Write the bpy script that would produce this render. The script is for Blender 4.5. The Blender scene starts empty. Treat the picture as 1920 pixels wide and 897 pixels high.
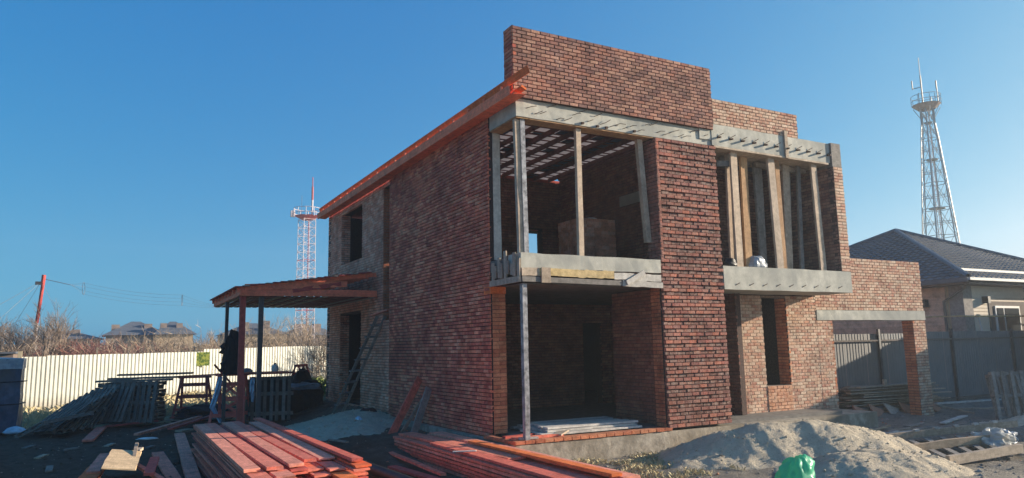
import bpy, math, random
from math import radians, sin, cos, pi, floor
from mathutils import Vector, Matrix, noise, Euler
import numpy as np

random.seed(7)
S = bpy.context.scene
COL = S.collection

# ------------------------------------------------------------------ camera
cam_d = bpy.data.cameras.new('camera'); cam = bpy.data.objects.new('camera', cam_d); COL.objects.link(cam)
F_PX = 1359.155
cx = Vector((-755.0, 215.5, F_PX)).normalized()          # world +Y seen in camera axes (right, down, forward)
bx = Vector((2490.0, 151.5, F_PX)).normalized()          # world +X
YC, XC = cx, bx
ZC = XC.cross(YC).normalized()
right = Vector((XC.x, YC.x, ZC.x)); down = Vector((XC.y, YC.y, ZC.y)); fwd = Vector((XC.z, YC.z, ZC.z))
CAM = Vector((-7.957, -15.582, 2.043))
m = Matrix((( right.x, -down.x, -fwd.x, CAM.x), (right.y, -down.y, -fwd.y, CAM.y), (right.z, -down.z, -fwd.z, CAM.z), (0, 0, 0, 1)))
cam.matrix_world = m
cam_d.sensor_width = 36; cam_d.lens = 36 * F_PX / 1920
cam_d.clip_end = 5000; cam_d.clip_start = 0.05
S.camera = cam

# ------------------------------------------------------------------ light
SUN = Vector((0.957, -0.29, 0.252)).normalized()
SUN_EL = math.asin(SUN.z); SUN_AZ = math.atan2(SUN.x, SUN.y)
W = bpy.data.worlds.new('World'); S.world = W; W.use_nodes = True
wn = W.node_tree; bg = wn.nodes['Background']
sky = wn.nodes.new('ShaderNodeTexSky'); sky.sky_type = 'NISHITA'; sky.sun_disc = False
sky.sun_elevation = SUN_EL; sky.sun_rotation = SUN_AZ
EXPO = 1.15
sky.altitude = 100; sky.air_density = 0.6; sky.dust_density = 1.5; sky.ozone_density = 6.0
# camera-like saturation curve on the sky colours (one curve for the whole dome)
sp = wn.nodes.new('ShaderNodeSeparateColor'); cb = wn.nodes.new('ShaderNodeCombineColor'); wn.links.new(sky.outputs[0], sp.inputs[0])
for i, (gm, gain, top) in enumerate(((1.58, 4.7, .30), (.68, 1.29, .62), (.30, .905, .95))):
    prev = sp.outputs[i]
    for op, v in (('MULTIPLY', .1), ('MINIMUM', top), ('POWER', gm), ('MULTIPLY', gain*10/2**EXPO)):
        n_ = wn.nodes.new('ShaderNodeMath'); n_.operation = op; n_.inputs[1].default_value = v; wn.links.new(prev, n_.inputs[0]); prev = n_.outputs[0]
    wn.links.new(prev, cb.inputs[i])
wn.links.new(cb.outputs[0], bg.inputs[0]); bg.inputs[1].default_value = 0.1
sl = bpy.data.lights.new('sun', 'SUN'); so = bpy.data.objects.new('sun', sl); COL.objects.link(so)
sl.energy = 5.0; sl.angle = radians(0.5); sl.color = (1.0, 0.86, 0.68)
so.rotation_euler = SUN.to_track_quat('Z', 'Y').to_euler(); so.location = (40, -20, 30)
S.view_settings.view_transform = 'Standard'; S.view_settings.look = 'None'
S.view_settings.exposure = EXPO; S.view_settings.gamma = 1.0

# ------------------------------------------------------------------ materials
def newmat(name):
    mt = bpy.data.materials.new(name); mt.use_nodes = True
    nt = mt.node_tree; b = nt.nodes['Principled BSDF']
    return mt, nt, b
def N(nt, t, **k):
    n = nt.nodes.new(t)
    for a, v in k.items(): setattr(n, a, v)
    return n
def noise_n(nt, vec, scale, detail=4, rough=0.6):
    n = N(nt, 'ShaderNodeTexNoise'); n.inputs['Scale'].default_value = scale
    n.inputs['Detail'].default_value = detail; n.inputs['Roughness'].default_value = rough
    if vec is not None: nt.links.new(vec, n.inputs['Vector'])
    return n.outputs['Fac']
def ramp(nt, fac, stops, const=False):
    r = N(nt, 'ShaderNodeValToRGB'); cr = r.color_ramp
    if const: cr.interpolation = 'CONSTANT'
    while len(cr.elements) < len(stops): cr.elements.new(0.5)
    for e, (p, c) in zip(cr.elements, stops):
        e.position = p; e.color = (c[0], c[1], c[2], 1) if not isinstance(c, (int, float)) else (c, c, c, 1)
    nt.links.new(fac, r.inputs[0]); return r.outputs[0]
def mix(nt, fac, a, b, mode='MIX'):
    x = N(nt, 'ShaderNodeMix', data_type='RGBA', blend_type=mode)
    if isinstance(fac, (int, float)): x.inputs[0].default_value = fac
    else: nt.links.new(fac, x.inputs[0])
    for v, i in ((a, 6), (b, 7)):
        if isinstance(v, tuple): x.inputs[i].default_value = (v[0], v[1], v[2], 1)
        else: nt.links.new(v, x.inputs[i])
    return x.outputs[2]
def math_n(nt, op, a, b=None):
    x = N(nt, 'ShaderNodeMath', operation=op)
    for v, i in ((a, 0), (b, 1)):
        if v is None: continue
        if isinstance(v, (int, float)): x.inputs[i].default_value = v
        else: nt.links.new(v, x.inputs[i])
    return x.outputs[0]
def bump(nt, b, h, strength=0.5, dist=0.02):
    x = N(nt, 'ShaderNodeBump'); x.inputs['Strength'].default_value = strength; x.inputs['Distance'].default_value = dist
    nt.links.new(h, x.inputs['Height']); nt.links.new(x.outputs[0], b.inputs['Normal'])
def pos(nt): return N(nt, 'ShaderNodeNewGeometry').outputs['Position']
def rnd_n(nt):
    g = N(nt, 'ShaderNodeNewGeometry'); o = N(nt, 'ShaderNodeObjectInfo')
    return math_n(nt, 'FRACT', math_n(nt, 'ADD', g.outputs['Random Per Island'], o.outputs['Random']))
def mapping(nt, vec, sc):
    x = N(nt, 'ShaderNodeMapping'); x.inputs['Scale'].default_value = sc; nt.links.new(vec, x.inputs[0]); return x.outputs[0]

def brick_mat(name, pal, stain, st_amt, smear, sm_amt, rough=0.95):
    """pal: brick colours; stain: large dark patches; smear: mortar smeared over the faces"""
    mt, nt, b = newmat(name); P = pos(nt)
    r = rnd_n(nt)
    n = len(pal)
    c = ramp(nt, r, [(i / n, p) for i, p in enumerate(pal)], const=True)
    v = noise_n(nt, P, 26, 5, 0.7)
    c = mix(nt, 0.75, c, ramp(nt, v, [(0.25, 0.55), (0.7, 1.35)]), 'MULTIPLY')
    big = noise_n(nt, mapping(nt, P, (1, 1, 1.4)), 0.55, 4, 0.62)
    mk = ramp(nt, big, [(0.42, 0.0), (0.62, 1.0)])
    c = mix(nt, math_n(nt, 'MULTIPLY', mk, st_amt), c, stain)
    wth = noise_n(nt, mapping(nt, P, (1, 1, .45)), 1.7, 6, 0.7)
    c = mix(nt, ramp(nt, wth, [(.58, 0.0), (.78, .35)]), c, smear)
    c = mix(nt, 0.9, c, ramp(nt, noise_n(nt, P, 2.1, 6, .72), [(.32, .55), (.5, 1.0), (.70, 1.35)]), 'MULTIPLY')
    if sm_amt > 0:
        s = noise_n(nt, P, 7, 6, 0.75)
        s2 = ramp(nt, s, [(0.46, 0.0), (0.62, 1.0)])
        c = mix(nt, math_n(nt, 'MULTIPLY', s2, sm_amt), c, smear)
    nt.links.new(c, b.inputs['Base Color']); b.inputs['Roughness'].default_value = rough
    b.inputs['Specular IOR Level'].default_value = 0.15
    bump(nt, b, v, 0.9, 0.012)
    return mt
def simple(name, c1, c2, scale=8, rough=0.9, bmp=0.4, dist=0.01, detail=5, metal=0, spec=0.3, c3=None, stretch=None, lo=0.35, hi=0.65, objvar=0.0):
    mt, nt, b = newmat(name)
    if stretch:
        P = mapping(nt, N(nt, 'ShaderNodeTexCoord').outputs['Object'], stretch)
    else: P = pos(nt)
    v = noise_n(nt, P, scale, detail, 0.65)
    c = ramp(nt, v, [(lo, c1), (hi, c2)])
    if c3 is not None:
        v2 = noise_n(nt, P, scale * 0.17, 4, 0.6)
        c = mix(nt, ramp(nt, v2, [(0.45, 0.0), (0.62, 1.0)]), c, c3)
    if objvar:
        r = rnd_n(nt)
        c = mix(nt, 1.0, c, ramp(nt, r, [(0, 1 - objvar), (1, 1 + objvar)]), 'MULTIPLY')
    nt.links.new(c, b.inputs['Base Color']); b.inputs['Roughness'].default_value = rough
    b.inputs['Metallic'].default_value = metal; b.inputs['Specular IOR Level'].default_value = spec
    if bmp: bump(nt, b, v, bmp, dist)
    return mt
def wood(name, cols, dark=0.6, rough=0.85, sc=1.0):
    """planks: each island or object takes its own tone, grain runs along local X"""
    mt, nt, b = newmat(name)
    T = N(nt, 'ShaderNodeTexCoord').outputs['Object']
    r = rnd_n(nt)
    n = len(cols)
    c = ramp(nt, r, [(i / max(1, n - 1), p) for i, p in enumerate(cols)])
    P = pos(nt)
    g = noise_n(nt, P, 9 * sc, 5, 0.7)
    g2 = noise_n(nt, mapping(nt, T, (3, 40, 40)), 2.0, 3, 0.6)
    c = mix(nt, 0.8, c, ramp(nt, g, [(0.3, dark), (0.7, 1.25)]), 'MULTIPLY')
    c = mix(nt, 0.8, c, ramp(nt, g2, [(.35, dark), (.6, 1.12)]), 'MULTIPLY')
    g3 = noise_n(nt, P, 2.3, 6, .7)
    c = mix(nt, 0.8, c, ramp(nt, g3, [(.32, .72), (.5, 1.0), (.68, 1.22)]), 'MULTIPLY')
    pale = tuple(min(.8, x*.5 + .30) for x in cols[0])
    c = mix(nt, ramp(nt, noise_n(nt, P, 5.5, 7, .75), [(.60, 0.0), (.72, .45)]), c, pale)
    nt.links.new(c, b.inputs['Base Color']); b.inputs['Roughness'].default_value = rough
    b.inputs['Specular IOR Level'].default_value = 0.2
    bump(nt, b, g, 0.4, 0.006)
    return mt

M = {}
M['brick_dark'] = brick_mat('dark_smeared_brick', [(.68,.20,.115),(.56,.14,.09),(.72,.25,.145),(.64,.19,.12),(.46,.115,.08),(.74,.31,.19)], (.29,.08,.06), .65, (.56,.34,.29), .15)
M['brick_parapet'] = brick_mat('brown_red_brick', [(.33,.165,.12),(.25,.115,.09),(.39,.20,.145),(.29,.15,.12),(.44,.24,.17),(.21,.105,.09),(.34,.15,.105)], (.17,.11,.09), .45, (.5,.38,.30), .14)
M['brick_pier'] = brick_mat('rough_red_brick', [(.36,.13,.095),(.28,.10,.08),(.40,.17,.12),(.31,.14,.11),(.24,.10,.085),(.42,.15,.10)], (.16,.085,.07), .6, (.45,.33,.27), .25)
M['brick_sill'] = brick_mat('muted_orange_brick', [(.54,.27,.16),(.58,.32,.20),(.48,.23,.14)], (.36,.2,.13), .4, (.6,.45,.34), .4)
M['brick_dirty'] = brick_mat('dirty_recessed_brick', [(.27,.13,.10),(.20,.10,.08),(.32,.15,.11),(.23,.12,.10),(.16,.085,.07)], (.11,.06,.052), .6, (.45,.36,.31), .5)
M['brick_light'] = brick_mat('light_smeared_brick', [(.52,.29,.20),(.58,.39,.28),(.48,.24,.16),(.62,.45,.33),(.54,.33,.22),(.43,.20,.14)], (.36,.21,.15), .45, (.62,.50,.38), .65)
M['brick_annex'] = brick_mat('grey_tan_brick', [(.70,.31,.21),(.74,.39,.28),(.62,.24,.16),(.76,.45,.33),(.70,.33,.22)], (.50,.21,.15), .5, (.74,.47,.36), .3)
M['brick_orange'] = brick_mat('clean_orange_brick', [(.50,.18,.09),(.54,.20,.10),(.46,.15,.08),(.56,.23,.12)], (.36,.14,.09), .35, (.5,.3,.2), .1)
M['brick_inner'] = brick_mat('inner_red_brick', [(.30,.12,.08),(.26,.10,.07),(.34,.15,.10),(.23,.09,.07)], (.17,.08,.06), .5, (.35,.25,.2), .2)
M['brick_salmon'] = brick_mat('salmon_facing_brick', [(.62,.42,.30),(.66,.46,.34),(.58,.38,.27)], (.55,.38,.28), .3, (.6,.5,.4), .1)
M['brick_stack'] = brick_mat('new_stacked_brick', [(.74,.36,.23),(.68,.31,.19),(.76,.42,.30),(.62,.28,.18)], (.5,.25,.18), .3, (.7,.5,.4), .2)
M['brick_pink'] = wood('pinkish_red_timber', [(.80,.17,.13),(.72,.14,.11)], .75)
M['mortar_dark'] = simple('dark_mortar', (.018,.010,.011), (.04,.022,.022), 20)
M['mortar_brown'] = simple('brown_mortar', (.06,.035,.03), (.12,.075,.06), 20)
M['mortar_light'] = simple('light_mortar', (.20,.14,.11), (.36,.28,.22), 20)
M['mortar_black'] = simple('recessed_mortar', (.02,.014,.013), (.05,.032,.028), 20)
M['concrete'] = simple('board_marked_concrete', (.36,.35,.30), (.52,.50,.43), 3.2, bmp=.5, dist=.012, c3=(.30,.30,.27), detail=8)
M['concrete_low'] = simple('stained_plinth_concrete', (.22,.19,.15), (.42,.37,.30), 5, bmp=.7, dist=.03, c3=(.20,.17,.13), detail=8)
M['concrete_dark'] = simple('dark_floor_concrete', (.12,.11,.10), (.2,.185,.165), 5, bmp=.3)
M['steel_dark'] = simple('dark_steel', (.03,.032,.035), (.07,.07,.072), 9, rough=.5, spec=.5)
M['steel_post'] = simple('worn_steel', (.10,.10,.11), (.36,.36,.38), 7, rough=.5, metal=.3)
M['rust'] = simple('rusty_wire', (.06,.035,.025), (.12,.07,.05), 30, rough=.8)
M['red_wood'] = wood('red_stained_board', [(.82,.20,.12),(.86,.27,.18),(.74,.16,.11),(.88,.36,.25),(.84,.22,.14)], .55)
M['orange_wood'] = wood('orange_stained_board', [(.72,.16,.05),(.80,.20,.06),(.66,.13,.05)], .75)
M['dark_red_wood'] = wood('dark_red_stained_timber', [(.46,.09,.07),(.52,.11,.09),(.38,.07,.06)], .65)
M['rafter_wood'] = wood('dull_red_rafter', [(.20,.075,.065),(.25,.09,.075),(.17,.07,.065)], .7)
M['fascia_wood'] = wood('vivid_orange_red_board', [(.90,.25,.13),(.86,.22,.12),(.92,.30,.17)], .75)
M['raw_wood'] = wood('raw_weathered_board', [(.40,.31,.23),(.50,.40,.30),(.33,.26,.20),(.46,.34,.23)], .6)
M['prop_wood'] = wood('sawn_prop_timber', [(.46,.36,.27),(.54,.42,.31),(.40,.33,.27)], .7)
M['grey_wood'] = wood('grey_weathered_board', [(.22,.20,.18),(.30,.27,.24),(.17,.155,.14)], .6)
M['pale_wood'] = wood('pale_grey_plank', [(.50,.47,.42),(.60,.56,.50),(.42,.39,.35)], .7)
M['dark_wood'] = wood('rotten_dark_board', [(.16,.135,.115),(.23,.195,.165),(.12,.10,.088),(.28,.24,.20)], .6)
M['ply_light'] = wood('light_tan_ply', [(.58,.42,.25),(.62,.45,.28)], .75)
M['ply'] = wood('brown_formwork_ply', [(.40,.24,.12),(.46,.28,.15),(.34,.20,.11)], .7)
M['red_ply'] = wood('red_brown_panel', [(.34,.17,.11),(.40,.20,.13)], .8)
M['form_yellow'] = wood('yellow_formwork_board', [(.62,.46,.20),(.56,.42,.22),(.66,.5,.26)], .6)
M['film'] = simple('navy_roof_membrane', (.05,.065,.12), (.09,.11,.18), 6, rough=.6)
M['steel_white'] = simple('white_painted_lattice', (.58,.48,.48), (.70,.62,.62), 4, rough=.5)
M['steel_red'] = simple('red_painted_lattice', (.45,.05,.04), (.55,.08,.06), 4, rough=.5)
M['steel_grey'] = simple('galvanised_lattice', (.17,.19,.20), (.28,.30,.31), 4, rough=.5, metal=.2)
M['wire'] = simple('overhead_wire', (.14,.15,.17), (.2,.21,.23), 4)
M['fence_white'] = simple('cream_corrugated_sheet', (.60,.60,.53), (.70,.69,.60), 1.2, rough=.45, bmp=.05, c3=(.60,.58,.47), spec=.3)
M['fence_grey'] = simple('grey_corrugated_sheet', (.16,.16,.155), (.20,.20,.19), 1.2, rough=.5, bmp=.05, c3=(.17,.165,.16))
M['roof_tile'] = simple('dark_metal_tile', (.075,.082,.10), (.12,.125,.14), 2, rough=.5, bmp=.1, spec=.5)
M['gutter'] = simple('pale_grey_gutter', (.40,.40,.38), (.52,.52,.49), 3, rough=.4)
M['siding'] = simple('beige_siding', (.66,.57,.45), (.74,.64,.51), 6, rough=.8)
M['stone_col'] = simple('grey_stone_cladding', (.20,.18,.17), (.32,.29,.26), 9, rough=.9)
M['cream_wall'] = simple('ochre_plaster', (.40,.33,.22), (.48,.40,.27), 4)
M['soffit'] = simple('brown_soffit', (.16,.12,.10), (.22,.17,.14), 4)
M['trim'] = simple('dark_window_trim', (.13,.11,.10), (.18,.15,.13), 4)
M['pvc'] = simple('white_window_frame', (.75,.75,.73), (.8,.8,.78), 4, rough=.4, bmp=0)
M['tar'] = simple('navy_tarpaulin', (.03,.045,.085), (.06,.08,.14), 5, rough=.45, spec=.5, c3=(.05,.05,.06))
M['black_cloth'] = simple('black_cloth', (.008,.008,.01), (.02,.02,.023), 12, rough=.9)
M['black_plastic'] = simple('black_plastic', (.012,.012,.014), (.03,.03,.033), 12, rough=.5)
M['blue_film'] = simple('pale_blue_film', (.30,.42,.55), (.55,.66,.75), 5, rough=.4, spec=.5)
M['white_film'] = simple('white_film', (.6,.6,.58), (.8,.8,.78), 6, rough=.4, spec=.5)
M['grey_film'] = simple('dusty_film', (.20,.23,.27), (.34,.37,.40), 6, rough=.4, spec=.5)
M['sign_green'] = simple('green_yellow_sign', (.10,.17,.04), (.42,.44,.08), 9, rough=.5, lo=.45, hi=.55)
M['bark'] = simple('winter_bark', (.15,.115,.09), (.27,.21,.165), 5, rough=1, bmp=0)
M['bark_dark'] = simple('dark_bark', (.07,.06,.05), (.13,.11,.09), 5, rough=1, bmp=0)
M['twig'] = simple('brown_twig', (.27,.20,.14), (.46,.36,.26), .35, rough=1, bmp=0)
M['twig_red'] = simple('reddish_twig', (.20,.09,.08), (.30,.15,.12), .35, rough=1, bmp=0)
M['far_wall'] = simple('tan_far_plaster', (.42,.31,.20), (.50,.38,.26), 1.5)
M['far_roof'] = simple('slate_far_roof', (.09,.10,.12), (.14,.15,.17), 1.5)
M['far_chimney'] = simple('far_chimney_brick', (.20,.15,.13), (.34,.26,.21), 1.5)
M['straw'] = simple('dry_straw', (.40,.33,.18), (.58,.49,.30), 3, bmp=0)
M['debris'] = simple('rubble', (.14,.125,.11), (.34,.31,.28), 2, objvar=.3)
def fence_mat():
    mt, nt, b = newmat('cream_fence_sheet'); P = pos(nt)
    v = noise_n(nt, P, 1.2, 5, .6); v2 = noise_n(nt, P, 6, 6, .7)
    c = ramp(nt, v, [(.35, (.60,.60,.53)), (.65, (.70,.69,.60))])
    o = N(nt, 'ShaderNodeObjectInfo')
    c = mix(nt, 1.0, c, ramp(nt, o.outputs['Random'], [(0, .86), (1, 1.04)]), 'MULTIPLY')
    sx = N(nt, 'ShaderNodeSeparateXYZ'); nt.links.new(P, sx.inputs[0])
    k = math_n(nt, 'ADD', math_n(nt, 'MULTIPLY', sx.outputs[2], -.9), math_n(nt, 'MULTIPLY', v2, .9))
    c = mix(nt, ramp(nt, k, [(.35, 0.0), (.95, .75)]), c, (.27,.22,.16))
    c = mix(nt, ramp(nt, noise_n(nt, mapping(nt, P, (6, 6, .5)), 1.0, 5, .7), [(.58, 0.0), (.75, .4)]), c, (.38,.34,.27))
    nt.links.new(c, b.inputs['Base Color']); b.inputs['Roughness'].default_value = .5
    bump(nt, b, v, .25, .05)
    return mt
M['fence_white'] = fence_mat()
def sand_mat():
    mt, nt, b = newmat('pale_sand'); P = pos(nt)
    v = noise_n(nt, P, 5, 9, 0.7); v2 = noise_n(nt, P, 38, 4, 0.7); v3 = noise_n(nt, P, 1.1, 4, 0.6)
    c = ramp(nt, v, [(.3, (.46,.385,.28)), (.7, (.66,.565,.42))])
    c = mix(nt, ramp(nt, v2, [(.30, 1.0), (.42, 0.0)]), c, (.20,.165,.125))
    c = mix(nt, ramp(nt, v3, [(.5, 0.0), (.7, .5)]), c, (.42,.35,.27))
    nt.links.new(c, b.inputs['Base Color']); b.inputs['Roughness'].default_value = 1; b.inputs['Specular IOR Level'].default_value = .1
    h = math_n(nt, 'ADD', v, math_n(nt, 'MULTIPLY', v2, .35)); bump(nt, b, h, 1.0, .08)
    return mt
M['sand'] = sand_mat()
def dirt_mat():
    mt, nt, b = newmat('trodden_soil'); P = pos(nt)
    v = noise_n(nt, P, 3.5, 9, 0.72); v2 = noise_n(nt, P, 22, 5, 0.7); v3 = noise_n(nt, P, .35, 5, 0.6)
    soil = ramp(nt, v, [(.3, (.055,.040,.029)), (.7, (.135,.10,.075))])
    dust = ramp(nt, v, [(.3, (.17,.15,.125)), (.7, (.30,.27,.225))])
    sx = N(nt, 'ShaderNodeSeparateXYZ'); nt.links.new(P, sx.inputs[0])
    t = math_n(nt, 'ADD', math_n(nt, 'MULTIPLY', sx.outputs[0], .16), math_n(nt, 'MULTIPLY', v3, 1.2))
    t = ramp(nt, math_n(nt, 'ADD', t, .1), [(.35, 0.0), (.95, 1.0)])
    c = mix(nt, t, soil, dust)
    # out-of-view ground by the camera, made pale to bounce warm light onto the walls
    tf = ramp(nt, math_n(nt, 'ADD', math_n(nt, 'MULTIPLY', sx.outputs[1], -.05), math_n(nt, 'MULTIPLY', v3, .3)), [(.50, 0.0), (.62, 1.0)])
    c = mix(nt, tf, c, ramp(nt, v, [(.3, (.34,.30,.235)), (.7, (.46,.41,.325))]))
    # dry grass beyond the yard
    ty = ramp(nt, math_n(nt, 'ADD', math_n(nt, 'MULTIPLY', sx.outputs[1], .05), math_n(nt, 'MULTIPLY', v3, .5)), [(.97, 0.0), (1.0, 1.0)])
    gr = ramp(nt, v, [(.3, (.18,.15,.08)), (.7, (.36,.30,.17))])
    c = mix(nt, ty, c, gr)
    c = mix(nt, ramp(nt, v2, [(.34, .55), (.45, 0.0)]), c, (.05,.042,.034))
    c = mix(nt, ramp(nt, v2, [(.64, 0.0), (.74, .5)]), c, (.28,.25,.21))
    nt.links.new(c, b.inputs['Base Color']); b.inputs['Roughness'].default_value = 1; b.inputs['Specular IOR Level'].default_value = .1
    h = math_n(nt, 'ADD', v, math_n(nt, 'MULTIPLY', v2, .4)); bump(nt, b, h, 1.0, .1)
    return mt
M['dirt'] = dirt_mat()
def glass_mat():
    mt, nt, b = newmat('window_glass'); b.inputs['Base Color'].default_value = (.04,.05,.06,1)
    b.inputs['Roughness'].default_value = .12; b.inputs['Specular IOR Level'].default_value = .35
    return mt
M['glass'] = glass_mat()
def trans_mat(name, col, tr, rough=.5):
    mt, nt, b = newmat(name)
    v = noise_n(nt, pos(nt), 4, 5, .6)
    c = ramp(nt, v, [(.3, tuple(x * .8 for x in col)), (.7, col)])
    nt.links.new(c, b.inputs['Base Color']); b.inputs['Roughness'].default_value = rough
    t = N(nt, 'ShaderNodeBsdfTranslucent'); nt.links.new(c, t.inputs[0])
    mx = N(nt, 'ShaderNodeMixShader'); mx.inputs[0].default_value = tr
    nt.links.new(b.outputs[0], mx.inputs[1]); nt.links.new(t.outputs[0], mx.inputs[2])
    nt.links.new(mx.outputs[0], nt.nodes['Material Output'].inputs[0])
    return mt
M['roof_light'] = trans_mat('translucent_roof_sheet', (.66,.58,.54), .8)
M['green_bag'] = trans_mat('translucent_green_plastic', (.12,.66,.40), .5, .35)
M['clear_film'] = trans_mat('cloudy_clear_film', (.55,.55,.52), .4, .2)

# ------------------------------------------------------------------ mesh building
class MB:
    def __init__(s): s.v = []; s.f = []
    def add(s, vs, fs):
        o = len(s.v); s.v += [tuple(p) for p in vs]; s.f += [tuple(i + o for i in f) for f in fs]
    def box(s, x0, x1, y0, y1, z0, z1):
        s.add([(x0,y0,z0),(x1,y0,z0),(x1,y1,z0),(x0,y1,z0),(x0,y0,z1),(x1,y0,z1),(x1,y1,z1),(x0,y1,z1)],
              [(0,3,2,1),(4,5,6,7),(0,1,5,4),(1,2,6,5),(2,3,7,6),(3,0,4,7)])
        return s
    def beam(s, p, q, w, h, up=(0,0,1)):
        p = Vector(p); q = Vector(q); d = (q - p).normalized(); u = Vector(up)
        if abs(d.dot(u)) > .98: u = Vector((1,0,0))
        a = d.cross(u).normalized(); b = a.cross(d)
        vs = []
        for c in (p, q):
            for i, j in ((-1,-1),(1,-1),(1,1),(-1,1)): vs.append(c + a*i*w/2 + b*j*h/2)
        s.add(vs, [(0,1,2,3),(7,6,5,4),(0,4,5,1),(1,5,6,2),(2,6,7,3),(3,7,4,0)]); return s
    def tube(s, pts, r, n=6, cap=False):
        pts = [Vector(p) for p in pts]; rs = r if isinstance(r, (list, tuple)) else [r]*len(pts)
        vs = []; fs = []
        for i, p in enumerate(pts):
            d = (pts[min(i+1, len(pts)-1)] - pts[max(i-1, 0)]).normalized()
            u = Vector((0,0,1)) if abs(d.z) < .9 else Vector((1,0,0))
            a = d.cross(u).normalized(); b = a.cross(d)
            for k in range(n):
                t = 2*pi*k/n; vs.append(p + (a*cos(t) + b*sin(t))*rs[i])
        for i in range(len(pts)-1):
            for k in range(n):
                fs.append((i*n+k, i*n+(k+1)%n, (i+1)*n+(k+1)%n, (i+1)*n+k))
        if cap: fs.append(tuple(range(n))[::-1]); fs.append(tuple((len(pts)-1)*n + k for k in range(n)))
        s.add(vs, fs); return s
    def mesh(s, name):
        me = bpy.data.meshes.new(name); me.from_pydata(s.v, [], s.f); me.update(); return me
    def build(s, name, mat, parent=None, smooth=False, kind=None, label=None):
        me = s.mesh(name); o = bpy.data.objects.new(name, me); COL.objects.link(o)
        me.materials.append(mat)
        if smooth:
            for p in me.polygons: p.use_smooth = True
        if parent: o.parent = parent
        if kind: o['kind'] = kind
        if label: o['label'] = label
        return o
def tag(o, label=None, cat=None, group=None, kind=None):
    if label:
        assert 4 <= len(label.split()) <= 16, label
        o['label'] = label
    if cat: o['category'] = cat
    if group: o['group'] = group
    if kind: o['kind'] = kind
    return o
def empty(name, loc, label, cat, group=None, rz=0):
    o = bpy.data.objects.new(name, None); COL.objects.link(o); o.location = loc; o.rotation_euler = (0,0,rz)
    o.empty_display_size = .2
    return tag(o, label, cat, group)
def loc_mb(root):
    return root
def pbox(name, root, x0, x1, y0, y1, z0, z1, mat, **k):
    """part given in the coordinates of its thing (thing origin subtracted)"""
    return MB().box(x0, x1, y0, y1, z0, z1).build(name, mat, root, **k)
BOARD = []
for vi in range(4):
    mb = MB(); n = 6; rr = random.Random(vi)
    vs = []
    for i in range(n + 1):
        x = -0.5 + i / n; bo = rr.uniform(-.06, .06) if 0 < i < n else 0
        for (y, z) in ((-.5,-.5),(.5,-.5),(.5,.5),(-.5,.5)):
            vs.append((x + (rr.uniform(-.004,.004) if i in (0, n) else 0), y*(1+rr.uniform(-.04,.04)) + bo*.3, z + bo*1.2))
    fs = [(3,2,1,0), (n*4, n*4+1, n*4+2, n*4+3)]
    for i in range(n):
        for k in range(4): fs.append((i*4+k, i*4+(k+1)%4, (i+1)*4+(k+1)%4, (i+1)*4+k))
    mb.add(vs, fs); BOARD.append(mb)
_bm = {}
def board_mesh(mat):
    k = (mat.name, random.randrange(4))
    if k not in _bm:
        me = BOARD[k[1]].mesh('board'); me.materials.append(mat); _bm[k] = me
    return _bm[k]
def board(name, p, q, w, t, mat, roll=0.0, parent=None, up=(0,0,1)):
    """a sawn board from p to q (centre line), w wide, t thick, as an object sharing one of four meshes"""
    p = Vector(p); q = Vector(q); d = q - p; L = d.length; d.normalize(); u = Vector(up)
    if abs(d.dot(u)) > .98: u = Vector((0,1,0))
    a = u.cross(d).normalized(); b = d.cross(a)
    R = Matrix((d, a, b)).transposed()
    R = R @ Matrix.Rotation(roll, 3, 'X')
    o = bpy.data.objects.new(name, board_mesh(mat)); COL.objects.link(o)
    o.matrix_world = Matrix.Translation((p+q)/2) @ R.to_4x4() @ Matrix.Diagonal((L, w, t, 1))
    if parent:
        mw = o.matrix_world.copy(); o.parent = parent
        o.matrix_parent_inverse = Matrix.Identity(4)
        o.matrix_basis = parent.matrix_world.inverted() @ mw if False else (Matrix.Translation(parent.location) @ parent.rotation_euler.to_matrix().to_4x4()).inverted() @ mw
    return o

# ------------------------------------------------------------------ ground
def fbm(x, y, s, o=4, z=0.0): return noise.fractal(Vector((x*s, y*s, z)), 1.0, 2.0, o)
def sm(a, b, x):
    t = min(1, max(0, (x-a)/(b-a))); return t*t*(3-2*t)
def gz(x, y):
    z = -.55
    # raised strip of yard beside the long wall
    z += .50 * (1 - sm(-.2, -2.6, x) if x < -.2 else 1) * sm(4.0, 8.5, y) * (1 if x < 12 else 0)
    z += .28 * (sm(-4.5, -1.5, x)) * sm(0, 3, y) * (1 - sm(4, 8.5, y))
    z += .06 * fbm(x, y, .35) + .045 * fbm(x, y, 1.7)
    if x < -.5: z -= .07*math.exp(-((x + 9.2 + .12*y)/.22)**2) + .07*math.exp(-((x + 7.6 + .12*y)/.22)**2)
    if x > 12.0: z += -.05 + .06 * fbm(x, y, .9)
    z += .34*math.exp(-((x+7.7)/.95)**2 - ((y-.6)/1.7)**2)
    r = math.hypot(x, y)
    if r > 120: z += (4.6 + 1.4*fbm(x, y, .02)) * sm(120, 205, r)
    return z
def axis(a, b, st, far):
    xs = list(np.arange(a, b, st)); s = st; x = xs[-1]
    while x < far: s *= 1.25; x += s; xs.append(x)
    s = st; x = a; pre = []
    while x > -far: s *= 1.25; x -= s; pre.append(x)
    return pre[::-1] + xs
xs = axis(-13, 24, .14, 200); ys = axis(-12, 24, .16, 200)
vs = []; fs = []
for j, y in enumerate(ys):
    for i, x in enumerate(xs):
        z = gz(x, y)
        if -13 < x < 24 and -12 < y < 24: z += .022 * noise.noise(Vector((x*5, y*5, 3))) + .03*max(0, noise.noise(Vector((x*2.2, y*2.2, 9))))
        if .4 < x < 11.0 and -1.2 < y < 15: z = -.75
        vs.append((x, y, z))
nx = len(xs)
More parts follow.
